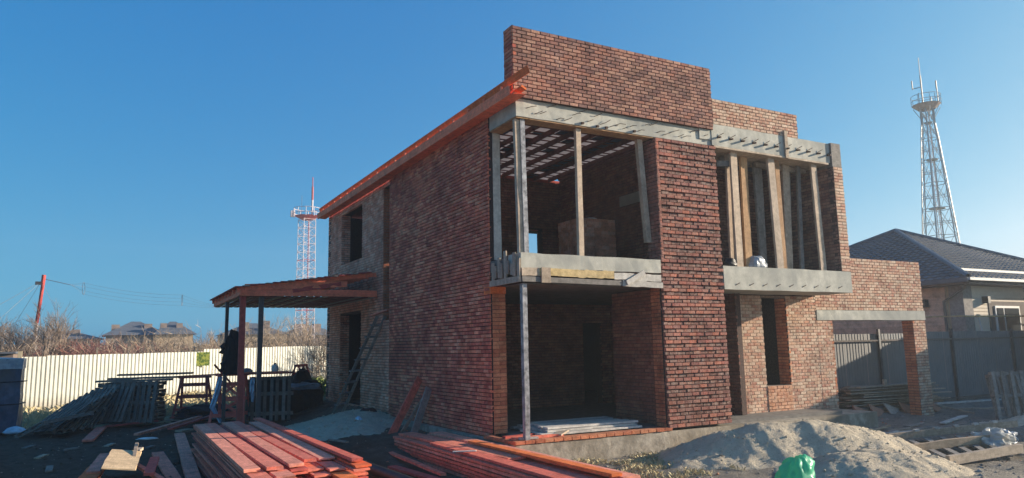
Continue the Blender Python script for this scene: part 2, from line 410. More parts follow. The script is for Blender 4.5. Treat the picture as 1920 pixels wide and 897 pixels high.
for j in range(len(ys)-1):
    for i in range(nx-1): fs.append((j*nx+i, j*nx+i+1, (j+1)*nx+i+1, (j+1)*nx+i))
g = MB(); g.v = vs; g.f = fs
tag(g.build('ground', M['dirt'], smooth=True), kind='structure')

# ------------------------------------------------------------------ the brick house
H = empty('brick_house', (0, 0, 0), 'unfinished two storey red brick house with open balconies and concrete beams', 'house')
BR = []       # every visible brick: (rank, centre, u, n, half length, half height, depth, wall key)
UNITS = []
for vi in range(6):
    rr = random.Random(50+vi); j = lambda a: rr.uniform(-a, a)
    vs = []
    for (x, z) in ((-.5,-.5),(.5,-.5),(.5,.5),(-.5,.5)): vs.append((x, 1, z))
    for (x, z) in ((-.5,-.5),(.5,-.5),(.5,.5),(-.5,.5)): vs.append((x+j(.008), .10+j(.03), z+j(.02)))
    for (x, z) in ((-.475,-.43),(.475,-.43),(.475,.43),(-.475,.43)): vs.append((x+j(.012), j(.03), z+j(.045)))
    f = [(8,9,10,11)]
    for a in (0, 4):
        for k in range(4): f.append((a+k, a+(k+1)%4, a+4+(k+1)%4, a+4+k))
    UNITS.append((np.array(vs), f))
def wall(name, O, u, n, L, Hh, bmat, mmat, openings=(), thick=.38, out=None, alt=None, course=.093, bl=.26, joint=.012, depth=.10, prouds=(0,), jit=.004, core=True, vis=1.0, off=0, top=None, rec=.014, cap=True):
    """core slab with openings + individual bricks; u runs along the wall, n points out of its face"""
    O = Vector(O); u = Vector(u); n = Vector(n)
    if out is None: out = .016 if (L < .5 or thick <= .05) else 0
    O = O + n*out
    if core:
        us = sorted(set([0, L] + [v for o in openings for v in (o[0], o[1]) if 0 < v < L]))
        mb = MB()
        for a, b in zip(us[:-1], us[1:]):
            mid = (a+b)/2; zs = sorted([(o[2], o[3]) for o in openings if o[0] <= mid <= o[1]])
            z = 0
            segs = []
            for z0, z1 in zs:
                if z0 > z + 1e-4: segs.append((z, z0))
                z = z1
            if z < Hh - 1e-4: segs.append((z, Hh))
            for z0, z1 in segs:
                p = O + u*a - n*rec; q = O + u*b - n*thick
                mb.box(min(p.x,q.x), max(p.x,q.x), min(p.y,q.y), max(p.y,q.y), O.z+z0, O.z+z1-.004)
        root = mb.build(name, mmat, H)
    else: root = wall.last
    wall.last = root
    nc = int(round(Hh/course)); ch = Hh/nc
    for k in range(nc):
        z0 = k*ch; z1 = z0 + ch - joint; zc = (z0+z1)/2
        x = -(bl/2 if (k+off) % 2 else 0)
        pr = prouds[k % len(prouds)]
        while x < L:
            a, b = max(0, x), min(L, x+bl-joint)
            x += bl
            segs = [(a, b)]
            for o in openings:
                if o[2] - .02 < zc < o[3] + .01:
                    ns = []
                    for (s, e) in segs:
                        if e <= o[0] or s >= o[1]: ns.append((s, e)); continue
                        if s < o[0]: ns.append((s, o[0]))
                        if e > o[1]: ns.append((o[1], e))
                    segs = ns
            for s, e in segs:
                if e - s < .035: continue
                c = O + u*((s+e)/2) + Vector((0,0,zc)) + n*(pr + random.uniform(-jit, jit))
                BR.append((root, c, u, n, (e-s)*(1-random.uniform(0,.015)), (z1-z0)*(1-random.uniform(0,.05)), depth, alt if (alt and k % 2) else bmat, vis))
    return root
X = (1,0,0); Yv = (0,1,0); NX = (-1,0,0); NY = (0,-1,0)
# long left wall, dark brick, facing -X
wall('left_wall', (0, 0, -.35), Yv, NX, 7.25, 8.1, M['brick_dark'], M['mortar_dark'], thick=.26, rec=.035, joint=.015, jit=.007)
# front end of the left wall, clean orange brick above a grey edge
pbox('wall_core', H, .26, .38, .03, 7.25, -.35, 7.74, M['mortar_brown'])
wall('wall_end', (.07, 0, 0), X, NY, .36, 3.3, M['brick_orange'], M['mortar_brown'], thick=.03, joint=.008, bl=.37)
pbox('lintel_block', H, .0, .42, -.06, 0.3, 3.3, 3.47, M['orange_wood'])
# annex wall facing -X with door, window and tall slot
wall('annex_wall', (.10, 7.25, -.45), Yv, NX, 8.2, 8.2, M['brick_annex'], M['mortar_brown'],
     openings=[(3.4, 6.2, .45, 3.86), (3.35, 6.2, 5.85, 7.95), (0, .95, 3.42, 8.0)], thick=.42, rec=.028, joint=.014, jit=.006)
for (ya, za, zb) in ((13.45, 0, 3.4), (13.45, 5.4, 7.5)):      # far jambs of door and window
    wall('door_jamb' if za == 0 else 'window_jamb', (.12, ya, za), X, NY, .36, zb-za, M['brick_annex'], M['mortar_brown'], thick=.02, vis=.3)
wall('slot_jamb', (.12, 8.2, 2.97), X, NY, .36, 4.6, M['brick_orange'], M['mortar_light'], thick=.02, vis=.3)
# terrace plinth, floor, edging
pb = MB().box(-.17, 12.1, -1.47, 7.0, -1.2, -.09).build('plinth', M['concrete_low'], H)
MB().box(.38, 10.9, -1.2, 15.4, -.089, -.01).build('floor_slab', M['concrete_dark'], H)
nb = 0
x = -.2
while x < 4.15:
    w = random.uniform(.23, .26); BR.append((pb, Vector((x+w/2, -1.5, -.04)), Vector(X), Vector(NY), w-.012, .08, .28, M['brick_orange'], 1.2)); x += w
y = -1.22
while y < -.1:
    BR.append((pb, Vector((-.2, y+.12, -.04)), Vector(Yv), Vector(NX), .238, .08, .12, M['brick_orange'], 1.0)); y += .25
# rough pier, every other course standing proud
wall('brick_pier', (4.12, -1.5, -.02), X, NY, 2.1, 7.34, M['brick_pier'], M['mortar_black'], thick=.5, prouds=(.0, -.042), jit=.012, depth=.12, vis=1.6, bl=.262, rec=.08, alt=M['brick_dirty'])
wall('pier_side', (4.12, -1.02, 0), (0,-1,0), NX, .36, 3.44, M['brick_orange'], M['mortar_brown'], thick=.03, joint=.008, rec=.006)
wall('pier_side', (4.12, -1.02, 4.1), (0,-1,0), NX, .48, 3.2, M['brick_pier'], M['mortar_brown'], thick=.03)
# beams and slabs
def panelbox(name, x0,x1,y0,y1,z0,z1, mat, nx=24, amp=.012, **k):
    """concrete with slightly uneven front and edges"""
    mb = MB(); vs = []; fs = []
    for i in range(nx+1):
        x = x0 + (x1-x0)*i/nx
        j = lambda s: amp*noise.noise(Vector((x*2.3, s*7.1, z0*3)))
        vs += [(x, y0+j(1), z0+j(2)), (x, y1, z0+j(3)), (x, y1, z1+j(4)), (x, y0+j(5), z1+j(6))]
    for i in range(nx):
        for q in range(4): fs.append((i*4+q, i*4+(q+1)%4, (i+1)*4+(q+1)%4, (i+1)*4+q))
    fs += [(3,2,1,0), (nx*4, nx*4+1, nx*4+2, nx*4+3)]
    mb.add(vs, fs); return mb.build(name, mat, H, **k)
b1 = panelbox('concrete_beam', .05, 6.13, -1.40, -1.0, 7.35, 7.78, M['concrete'], 30)
pbox('concrete_beam', H, .05, .42, -.995, -.04, 7.35, 7.775, M['concrete'])
pbox('formwork_panel', H, .06, .40, -1.38, -.05, 7.318, 7.346, M['ply'])
pbox('formwork_panel', H, .42, 6.1, -1.38, -1.0, 7.318, 7.346, M['ply'])
b2 = panelbox('concrete_beam', 6.15, 10.98, -1.44, -1.05, 7.36, 7.97, M['concrete'], 24)
pbox('formwork_panel', H, 11.0, 11.42, -1.50, -1.0, 7.24, 7.99, M['grey_wood'])
pbox('formwork_panel', H, 6.2, 10.9, -1.46, -.2, 7.30, 7.352, M['raw_wood'])
bs = panelbox('balcony_slab', .04, 4.08, -1.5, -.9, 3.78, 4.12, M['concrete'], 20, .018)
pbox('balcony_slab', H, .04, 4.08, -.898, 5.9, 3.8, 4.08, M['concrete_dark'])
b3 = panelbox('balcony_slab', 6.22, 11.42, -1.5, -.16, 3.42, 4.05, M['concrete'], 24)
pbox('floor_slab', H, 5.0, 11.0, -.15, 15.2, 3.5, 4.05, M['concrete_dark'])
pbox('floor_slab', H, 1.9, 4.99, 5.91, 15.2, 3.5, 4.05, M['concrete_dark'])
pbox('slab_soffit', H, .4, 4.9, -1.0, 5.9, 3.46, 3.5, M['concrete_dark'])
# formwork still hanging on the balcony edge
fb = [(0.04, .52, 3.60, 3.78, 'raw_wood'), (.50, 1.0, 3.62, 3.79, 'form_yellow'), (1.0, 1.55, 3.61, 3.785, 'form_yellow'), (1.55, 2.05, 3.60, 3.78, 'form_yellow'), (2.05, 2.6, 3.60, 3.78, 'form_yellow'), (2.6, 3.2, 3.58, 3.74, 'pale_wood'), (3.2, 4.05, 3.56, 3.73, 'pale_wood')]
for (a, b, z0, z1, mk) in fb: board('formwork_board', (a, -1.52, (z0+z1)/2), (b, -1.52, (z0+z1)/2), .03, z1-z0, M[mk], parent=H)
board('formwork_board', (.05, -1.50, 3.53), (2.9, -1.50, 3.50), .05, .12, M['grey_wood'], parent=H)
board('formwork_board', (2.85, -1.51, 3.50), (4.1, -1.51, 3.47), .05, .14, M['pale_wood'], parent=H)
board('formwork_board', (.66, -1.555, 3.80), (.66, -1.555, 3.45), .24, .025, M['raw_wood'], parent=H, up=(0,1,0))
board('formwork_board', (2.95, -1.56, 3.50), (3.5, -1.56, 3.78), .03, .12, M['pale_wood'], parent=H)
rr = random.Random(3)
for k in range(9):
    y = -1.46 + k*.155; zt = 4.0 + rr.uniform(-.1, .3); zb = 3.58 + rr.uniform(-.1, .1)
    board('formwork_board', (.0 - .03*(k%2), y, zb), (.0 - .03*(k%2), y+rr.uniform(-.02,.02), zt), .12, .03, M['raw_wood'], parent=H, up=(1,0,0))
pbox('formwork_board', H, -.02, .03, -1.5, -.05, 3.46, 3.60, M['raw_wood'])
# parapets
wall('parapet', (-.06, -1.5, 7.78), X, NY, 6.24, 1.75, M['brick_parapet'], M['mortar_dark'], thick=.42, vis=1.5, joint=.014, rec=.022)
wall('parapet_side', (-.06, -1.08, 7.78), (0,-1,0), NX, .42, 1.75, M['brick_dark'], M['mortar_dark'], thick=.03, bl=.42)
wall('parapet', (6.24, -1.44, 7.97), X, NY, 3.4, .73, M['brick_light'], M['mortar_brown'], thick=.38, vis=.9)
# right upper end wall
wall('loggia_wall', (11.0, -1.5, 4.05), X, NY, .42, 3.2, M['brick_light'], M['mortar_brown'], thick=.2, bl=.42)
wall('loggia_wall', (11.0, 1.58, 4.05), (0,-1,0), NX, 3.06, 3.2, M['brick_parapet'], M['mortar_brown'], thick=.4, vis=.5)
wall('loggia_wall', (11.0, 1.58, 7.25), (0,-1,0), NX, 2.5, .54, M['brick_parapet'], M['mortar_brown'], thick=.4, vis=.3, out=0)
# window wall under the right balcony
wall('window_wall', (7.98, -.15, -.05), X, NY, 3.44, 3.45, M['brick_light'], M['mortar_light'], openings=[(1.07, 2.1, .78, 3.4)], thick=.42, vis=1.2)
wall('window_sill_wall', (9.05, -.153, -.05), X, NY, 1.03, .78, M['brick_sill'], M['mortar_light'], thick=.02, core=False)
wall('wall_return', (7.98, .27, -.05), (0,-1,0), NX, .42, 3.5, M['brick_orange'], M['mortar_brown'], thick=.03)
wall('window_jamb', (10.075, .27, .73), (0,-1,0), NX, .42, 2.6, M['brick_orange'], M['mortar_brown'], thick=.02)
# garage portal to the right
wall('portal_wall', (11.42, -.155, 2.98), X, NY, 5.6, 1.72, M['brick_light'], M['mortar_brown'], openings=[(0, .6, .45, 1.1)] if False else (), thick=.4, vis=1.1)
panelbox('portal_lintel', 11.43, 17.05, -.17, .24, 2.66, 2.975, M['concrete'], 20)
wall('portal_pillar', (16.33, -.155, -.85), X, NY, .7, 3.5, M['brick_light'], M['mortar_brown'], thick=.4, vis=1.1)
wall('portal_pillar_side', (16.33, .245, -.85), (0,-1,0), NX, .4, 3.5, M['brick_orange'], M['mortar_brown'], thick=.03, bl=.4)
wall('portal_jamb', (11.424, -.155, -.8), X, NY, .72, 3.455, M['brick_light'], M['mortar_light'], thick=.42, vis=1.1)
wall('portal_jamb_side', (12.144, -.155, -.8), Yv, X, .42, 3.455, M['brick_orange'], M['mortar_brown'], thick=.03, vis=.01, bl=.4)
# interior walls
wall('inner_wall', (4.3, .9, 0), (0,-1,0), NX, 1.92, 3.44, M['brick_inner'], M['mortar_brown'], thick=.3, vis=.2)
wall('inner_back_wall', (.4, 5.6, 0), X, NY, 7.6, 3.44, M['brick_inner'], M['mortar_brown'], openings=[(6.1, 6.85, 0, 2.8)], thick=.3, vis=.2)
wall('inner_side_wall', (7.7, 5.6, 0), (0,-1,0), NX, 6.0, 3.44, M['brick_inner'], M['mortar_brown'], thick=.2, vis=.2)
wall('inner_back_wall', (.4, 5.9, 4.08), X, NY, 5.9, 3.68, M['brick_inner'], M['mortar_brown'], openings=[(3.9, 4.75, 0, 2.0)], thick=.3, vis=.2)
wall('inner_side_wall', (5.9, 5.9, 4.08), (0,-1,0), NX, 6.85, 3.86, M['brick_inner'], M['mortar_brown'], thick=.3, vis=.2)
pbox('inner_lintel', H, 5.87, 5.9, .4, 2.4, 6.3, 6.62, M['concrete'])
wall('loggia_back_wall', (6.22, 1.6, 4.05), X, NY, 4.78, 3.73, M['brick_parapet'], M['mortar_brown'], openings=[(1.2, 2.6, 0, 2.1)], thick=.3, vis=.4)
# right and rear outer walls
wall('right_wall', (11.42, .29, -.6), Yv, X, 15.1, 8.3, M['brick_parapet'], M['mortar_brown'], openings=[(2.66, 4.46, 6.2, 8.0)], thick=.38, vis=.01)
wall('rear_wall', (.1, 15.42, -.6), X, (0,1,0), 11.2, 8.3, M['brick_parapet'], M['mortar_brown'], openings=[(9.6, 10.5, 6.6, 8.2)], thick=.38, vis=.01)
# place the bricks: the 300 that show largest are objects, the rest is joined wall by wall
def brank(b):
    root, c, u, n, l, h, d, mt, vis = b
    v = CAM - c; dd = v.length; cosn = max(0.0, v.dot(n)/dd)
    return l*h*cosn/dd**2*vis
BR.sort(key=brank, reverse=True)
umesh = {}
def unit_mesh(mt, vi):
    k = (mt.name, vi)
    if k not in umesh:
        vs, f = UNITS[vi]; me = bpy.data.meshes.new('brick'); me.from_pydata([tuple(p) for p in vs], [], f); me.materials.append(mt); umesh[k] = me
    return umesh[k]
for b in BR[:300]:
    root, c, u, n, l, h, d, mt, vis = b
    o = bpy.data.objects.new('brick', unit_mesh(mt, random.randrange(6))); COL.objects.link(o)
    yy = -n; R = Matrix((u, yy, Vector((0,0,1)))).transposed().to_4x4()
    o.matrix_world = Matrix.Translation(c) @ R @ Matrix.Diagonal((l, d, h, 1)); o.parent = root
groups = {}
for b in BR[300:]: groups.setdefault((b[0].name, b[7].name), []).append(b)
for (rn, mn), lst in groups.items():
    nbv = len(UNITS[0][0]); V = np.zeros((len(lst)*nbv, 3)); Fs = []
    for i, b in enumerate(lst):
        root, c, u, n, l, h, d, mt, vis = b
        vs, f = UNITS[random.randrange(6)]
        V[i*nbv:(i+1)*nbv] = np.array(c)[None] + vs[:, :1]*l*np.array(u)[None] - vs[:, 1:2]*d*np.array(n)[None] + vs[:, 2:]*h*np.array((0,0,1))[None]
        o = i*nbv
        Fs += [tuple(q+o for q in ff) for ff in f]
    me = bpy.data.meshes.new('brick_courses'); me.from_pydata(V.tolist(), [], Fs); me.materials.append(lst[0][7])
    o = bpy.data.objects.new('brick_courses', me); COL.objects.link(o); o.parent = lst[0][0]; o['kind'] = 'stuff'
# mortar snots between courses of the light walls are left to the material; wire ties and rebar stubs on beams
rr = random.Random(11)
for i in range(26):
    x = .3 + i*.22 + rr.uniform(-.05,.05); z = 7.40 + rr.uniform(0,.28); y = -1.42
    l = rr.uniform(.12,.3)
    MB().tube([(x, y+.03, z), (x+l*.5, y-.03, z+l*.18), (x+l, y-.02-.05*rr.random(), z+l*rr.uniform(.1,.5))], .008, 4).build('tie_wire', M['rust'], H)
for i in range(11):
    x = 6.35 + i*.45; z = 7.60 - .0*i
    MB().tube([(x, -1.40, z), (x+.03, -1.56, z-.02)], .028, 6, True).build('rebar_stub', M['rust'], H)
    MB().tube([(x, -1.44, z+.02), (x+.2, -1.50, z+.13)], .009, 4).build('tie_wire', M['rust'], H)
for i in range(9):
    x = 6.6 + i*.52
    MB().tube([(x, -1.49, 3.52), (x+.16, -1.535, 3.60)], .009, 4).build('tie_wire', M['rust'], H)
for (x, z) in ((1.9,7.42),(2.35,7.40),(2.62,7.40),(3.5,7.42)):
    MB().tube([(x, -1.38, z), (x, -1.46, z-.02)], .035, 6, True).build('rebar_stub', M['rust'], H)
pbox('formwork_strut', H, 8.98, 9.10, -1.50, -1.455, 7.30, 8.12, M['raw_wood'])
pbox('concrete_patch', H, 5.72, 6.15, -1.43, -1.39, 7.50, 7.778, M['concrete'])
# roof: rafters, membrane panels, fascia
rf = []
k = 0
x = .55
while x < 5.8:
    board('rafter', (x, -1.0, 7.88), (x, 6.0, 7.88), .07, .13, M['rafter_wood'], parent=H); x += .62
y = -.9; k = 0
rr = random.Random(5)
lit = [[1,0,0,1,1,1,0,0],[0,0,1,1,1,1,0,0],[0,0,0,1,1,1,1,0],[0,0,0,0,1,1,1,0],[0,0,0,0,1,1,0,1],[0,0,0,0,0,1,0,1],[0,0,0,0,0,0,0,1],[0,0,0,0,1,0,1,1],[0,0,0,0,0,0,0,1]]
y = -1.0; row = 0
while y < 6.0:
    dy = .42 if row % 3 else .25
    for c in range(9):
        x0 = .27 + c*.62
        light = (row >= 6 and c % 2 == 0 and rr.random() < .9) or (row >= 5 and rr.random() < .62 and c < 6) or (c == 8 and row > 2 and rr.random() < .8) or rr.random() < .06
        pbox('roof_panel', H, x0, x0+.612, y, y+dy-.01, 7.955, 7.97, M['roof_light'] if light else M['film'])
    board('batten', (.2, y+dy, 7.945), (5.85, y+dy, 7.945), .045, .03, M['rafter_wood'], parent=H)
    y += dy; row += 1
board('edge_rafter', (5.865, -1.0, 7.93), (5.865, 5.9, 7.93), .07, .09, M['rafter_wood'], parent=H)
pbox('roof_deck', H, .15, 11.3, 6.02, 15.6, 7.80, 7.9, M['dark_red_wood'])
pbox('roof_deck', H, 6.215, 11.2, -.9, 6.015, 7.80, 7.9, M['film'])
board('fascia', (-.30, -1.75, 7.80), (-.30, 15.75, 7.80), .045, .24, M['fascia_wood'], parent=H)
board('soffit_board', (-.13, -1.9, 7.70), (-.13, 15.7, 7.70), .30, .03, M['fascia_wood'], parent=H)
board('fascia', (-.22, -2.5, 8.06), (-.22, 15.75, 8.06), .03, .17, M['orange_wood'], parent=H, roll=-.35)  # warm light bouncing under the eave put into this board's orange
board('fascia', (-.10, -2.05, 7.80), (-.10, -.9, 7.80), .14, .05, M['orange_wood'], parent=H, roll=.5)
for i in range(19):
    y = -1.4 + i*.9; pbox('fascia_clip', H, -.335, -.285, y, y+.05, 7.905, 8.0, M['fascia_wood'])

# ------------------------------------------------------------------ props and posts on the house front
def post(name, p, q, w, t, mat, label, cat='prop', group=None, up=(0,1,0)):
    o = board(name, p, q, w, t, mat, up=up); return tag(o, label, cat, group)
post('steel_post', (.16, -1.38, 0.0), (.16, -1.38, 3.44), .12, .12, M['steel_post'], 'dark worn steel post holding the corner of the lower terrace opening', 'post')
post('concrete_post', (.24, .12, 4.12), (.24, .12, 7.32), .20, .30, M['pale_wood'], 'grey upright post against the dark wall at the left of the upper opening', 'post')
post('timber_prop', (.20, -1.25, 4.14), (.14, -1.25, 7.31), .15, .10, M['prop_wood'], 'thick timber prop at the front corner of the upper left balcony', 'prop', 'timber props under the upper beams')
post('steel_post', (.30, -1.28, 4.13), (.26, -1.28, 7.31), .12, .10, M['steel_post'], 'steel channel post standing right behind the corner timber prop upstairs', 'post')
post('timber_prop', (1.84, -1.25, 4.13), (1.86, -1.25, 7.31), .14, .10, M['prop_wood'], 'slender timber prop alone in the middle of the upper left opening', 'prop', 'timber props under the upper beams')
post('timber_prop', (4.02, -1.12, 4.6), (3.86, -1.12, 7.31), .16, .12, M['prop_wood'], 'weathered timber prop tight against the left side of the brick pier', 'prop', 'timber props under the upper beams')
lp = [((6.95,-1.1),(7.03,-1.1),.12,'prop_wood','narrow timber prop half hidden between the pier and the first broad one'),
      ((7.06,-1.27),(7.08,-1.27),.24,'prop_wood','broad pale timber prop nearest the brick pier in the right loggia'),
      ((7.64,-1.05),(7.70,-1.05),.26,'ply','orange brown timber prop second from the brick pier in the right loggia'),
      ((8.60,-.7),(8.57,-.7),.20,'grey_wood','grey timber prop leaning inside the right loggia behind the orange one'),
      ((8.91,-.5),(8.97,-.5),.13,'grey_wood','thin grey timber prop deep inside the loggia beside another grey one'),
      ((8.65,-1.27),(8.56,-1.27),.26,'prop_wood','broad leaning timber prop in the middle of the right loggia'),
      ((9.0,-1.12),(8.98,-1.12),.17,'ply','yellowish timber prop touching the right side of the broad middle prop'),
      ((9.45,-.9),(9.62,-.9),.28,'raw_wood','wide greenish brown plank standing just right of the loggia middle'),
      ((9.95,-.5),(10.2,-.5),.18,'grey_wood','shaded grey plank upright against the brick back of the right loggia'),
      ((9.95,-.95),(10.12,-.95),.14,'grey_wood','dim grey prop left of the single leaning prop in the right loggia'),  # shade inside the loggia put into this prop's grey colour
      ((10.44,-1.3),(10.36,-1.3),.24,'prop_wood','single leaning timber prop near the right end of the loggia')]
for (b, t, w, mk, lab) in lp:
    post('timber_prop', (b[0], b[1], 4.06), (t[0], t[1], 7.29), w, .07, M[mk], lab, 'prop', 'timber props under the upper beams')
tag(board('crosspiece', (6.55, -1.15, 6.95), (7.15, -1.2, 6.98), .06, .16, M['grey_wood']), 'short horizontal board nailed across the props beside the brick pier', 'board')
tag(board('crosspiece', (7.0, -.85, 7.2), (8.3, -.7, 7.22), .10, .12, M['grey_wood']), 'grey bearer on top of the left props in the right loggia', 'board')
tag(board('crosspiece', (8.4, -.85, 7.18), (10.6, -.8, 7.2), .10, .14, M['raw_wood']), 'brown bearer on top of the right props in the right loggia', 'board')
# bundles of film in the loggia
def blob(name, c, s, mat, seed, label, cat, amp=.25, fr=1.6, group=None, sub=24, flat=True, parent=None):
    """crumpled sheet or sack: a displaced closed surface resting on its base"""
    mb = MB(); vs = []; fs = []; nu, nv = sub, sub//2
    for j in range(nv+1):
        th = pi*j/nv
        for i in range(nu):
            ph = 2*pi*i/nu
            d = Vector((sin(th)*cos(ph), sin(th)*sin(ph), cos(th)))
            k = 1 + amp*noise.noise(d*fr + Vector((seed*3.1, 0, 0))) + amp*.5*abs(noise.noise(d*fr*3 + Vector((0, seed, 0))))
            p = Vector((d.x*s[0]*k, d.y*s[1]*k, d.z*s[2]*k))
            if flat and p.z < -s[2]*.5: p.z = -s[2]*.5
            vs.append(p + Vector((0,0,s[2]*.5 if flat else 0)))
    for j in range(nv):
        for i in range(nu): fs.append((j*nu+i, (j+1)*nu+i, (j+1)*nu+(i+1)%nu, j*nu+(i+1)%nu))
    mb.add(vs, fs); o = mb.build(name, mat, parent, smooth=False); o.location = c
    if not parent: tag(o, label, cat, group)
    return o
blob('plastic_bundle', (7.95, -1.05, 4.06), (.34,.22,.26), M['grey_film'], 3, 'crumpled translucent plastic bundle on the right balcony between props', 'plastic')
blob('black_bag', (6.75, -1.2, 4.06), (.22,.2,.16), M['black_plastic'], 4, 'small black bag on the right balcony beside the brick pier', 'bag')

# brick stacks in the upper room
def brick_stack(c, nx, ny, nz, label, gap=.0, seed=1, mat='brick_stack', top=None):
    t = empty('brick_stack', c, label, 'bricks'); rr = random.Random(seed); n = 0
    for k in range(nz):
        for i in range(nx):
            for j in range(ny):
                if 0 < i < nx-1 and 0 < j < ny-1 and k < nz-1: continue
                if j == ny-1 or (i == nx-1 and j > 0): continue
                if top and k >= nz - top and rr.random() < .5: continue
                if n < 295 or True:
                    lx, ly = .26, .13
                    o = bpy.data.objects.new('brick', unit_mesh(M[mat], rr.randrange(6))); COL.objects.link(o); o.parent = t
                    o.matrix_basis = Matrix.Translation(((i+.5)*lx + rr.uniform(-.012,.012), j*ly + rr.uniform(-.01,.01), (k+.5)*.09)) @ Matrix.Diagonal((.25, .12, .085, 1)); n += 1
    return t
brick_stack((3.85, 1.7, 4.10), 5, 10, 18, 'tall square stack of red bricks inside the upper left room')
brick_stack((5.1, .9, 4.10), 3, 4, 5, 'low heap of bricks right of the tall stack upstairs', seed=2, mat='brick_inner', top=2)
blob('plastic_scrap', (4.5, 2.0, 5.73), (.16,.1,.05), M['white_film'], 8, 'white scrap lying on top of the tall brick stack', 'scrap')

# ------------------------------------------------------------------ canopy
K = empty('wooden_canopy', (-4.2, 8.75, -.4), 'lean-to canopy of red stained timber on posts against the house', 'canopy')
K0 = Vector(K.location)
cz_top = 3.95
for y in (8.78, 9.7, 10.6, 11.5, 12.4, 13.3, 14.2, 15.1):
    board('rafter', (-4.52, y, 3.98), (.05, y, 4.60), .07, .15, M['fascia_wood'], parent=K)
x = -4.3
while x < -.05:
    board('ceiling_board', (x, 8.78, 3.80), (x, 15.35, 3.80), .16, .03, M['raw_wood'] if int(x*7) % 3 == 0 else M['rafter_wood'], parent=K); x += .235
board('fascia_board', (-4.3, 8.69, 4.06), (-1.0, 8.69, 4.24), .03, .20, M['fascia_wood'], parent=K)
board('tie_beam', (-4.4, 8.72, 3.90), (.06, 8.72, 3.92), .05, .22, M['fascia_wood'], parent=K)
board('eave_beam', (-4.42, 8.7, 3.90), (-4.42, 15.2, 3.90), .05, .2, M['fascia_wood'], parent=K)
board('diagonal_brace', (-2.8, 8.70, 3.98), (-1.2, 8.70, 4.24), .05, .14, M['dark_red_wood'], parent=K)
x = -4.5; k = 0
while x < -.1:
    z = 4.0 + (x + 4.4)*.139
    board('deck_board', (x, 8.55, z+.08), (x, 15.3 + .08*((k*7)%3), z+.08), .20, .03, M['raw_wood'] if k % 3 == 1 else M['dark_red_wood'], parent=K); x += .235; k += 1
board('post', (-4.28, 8.95, -.5), (-4.30, 8.95, 3.80), .18, .14, M['dark_red_wood'], parent=K, up=(0,1,0))
board('post', (-3.73, 8.95, -.5), (-3.73, 8.95, 3.80), .14, .14, M['steel_dark'], parent=K, up=(0,1,0))
board('post', (-4.36, 12.0, -.5), (-4.36, 12.0, 3.80), .11, .11, M['steel_dark'], parent=K, up=(0,1,0))
# black hooded jacket hanging on the rear post
J = empty('hanging_jacket', (-4.15, 12.0, 2.2), 'black hooded jacket hanging from the rear canopy post above the bench', 'jacket')
blob('jacket_body', (.0, 0, -.95), (.30,.20,1.0), M['black_cloth'], 5, None, None, .25, 2.2, flat=True, parent=J)
blob('hood', (.10, 0, .12), (.15,.14,.30), M['black_cloth'], 6, None, None, .2, 2.5, flat=True, parent=J)
MB().tube([(-.18,0,.12),(-.34,0,-.02),(-.36,.02,-.14),(-.2,.03,-.2)], [.09,.10,.10,.08], 9, True).build('sleeve', M['black_cloth'], J, smooth=True)
MB().tube([(-.12,-.02,-.45),(-.3,-.02,-.62),(-.34,-.02,-.78),(-.24,0,-.84)], [.09,.11,.10,.05], 9, True).build('sleeve', M['black_cloth'], J, smooth=True)

# ------------------------------------------------------------------ ladder
Ld = empty('wooden_ladder', (.1, 11.9, -.1), 'grey wooden ladder leaning against the annex wall by the dark corner', 'ladder')
pb_, pt_ = Vector((-.95, 9.75, -.15)), Vector((-.02, 7.95, 3.12))
sd = Vector((.19, .12, 0))
for s in (-1, 1): board('rail', pb_ + sd*s*1.05, pt_ + sd*s*.9, .09, .05, M['grey_wood'], parent=Ld, up=(0,1,0))
for i in range(8):
    c = pb_ + (pt_-pb_)*(.1 + i*.115)
    board('rung', c - sd*1.35 + Vector((-.05,-.05,0)), c + sd*1.35 + Vector((-.05,-.05,.02)), .10, .03, M['grey_wood'], parent=Ld, roll=.4)
tag(board('red_offcut', (-.35, 8.0, 3.14), (.02, 7.35, 3.30), .20, .04, M['red_wood']), 'short red board laid on the top of the ladder', 'board')

# ------------------------------------------------------------------ boards against the long wall
tag(board('red_plank', (-1.25, 3.7, -.46), (-.08, 4.35, 1.17), .22, .05, M['red_wood'], up=(0,1,.2)), 'long red plank leaning steeply against the dark brick wall', 'plank')
tag(board('grey_plank', (-.62, 3.55, -.40), (-.07, 3.65, .93), .20, .05, M['grey_wood'], up=(0,1,.2)), 'blue grey plank leaning against the dark brick wall', 'plank')
tag(board('thin_board', (-.85, 4.0, -.42), (-.15, 3.9, .62), .09, .04, M['raw_wood'], up=(0,1,.2)), 'narrow pinkish slat leaning between the red and the grey plank', 'plank')
tag(board('red_plank', (-1.95, 5.6, -.30), (-.75, 5.35, -.26), .22, .07, M['red_wood']), 'short red plank lying flat before the leaning planks', 'plank')

# ------------------------------------------------------------------ timber piles
rr = random.Random(21)
ORDN = ['first','second','third','fourth','fifth','sixth','seventh','eighth','ninth','tenth','eleventh','twelfth']
ORD = ['one','two','three','four','five','six','seven','eight','nine','ten','eleven','twelve','thirteen','fourteen','fifteen','sixteen']
def rb(p, q, w, t, mk, label, group, name='red_board', roll=0):
    return tag(board(name, p, q, w, t, M[mk], roll=roll), label, 'board', group)
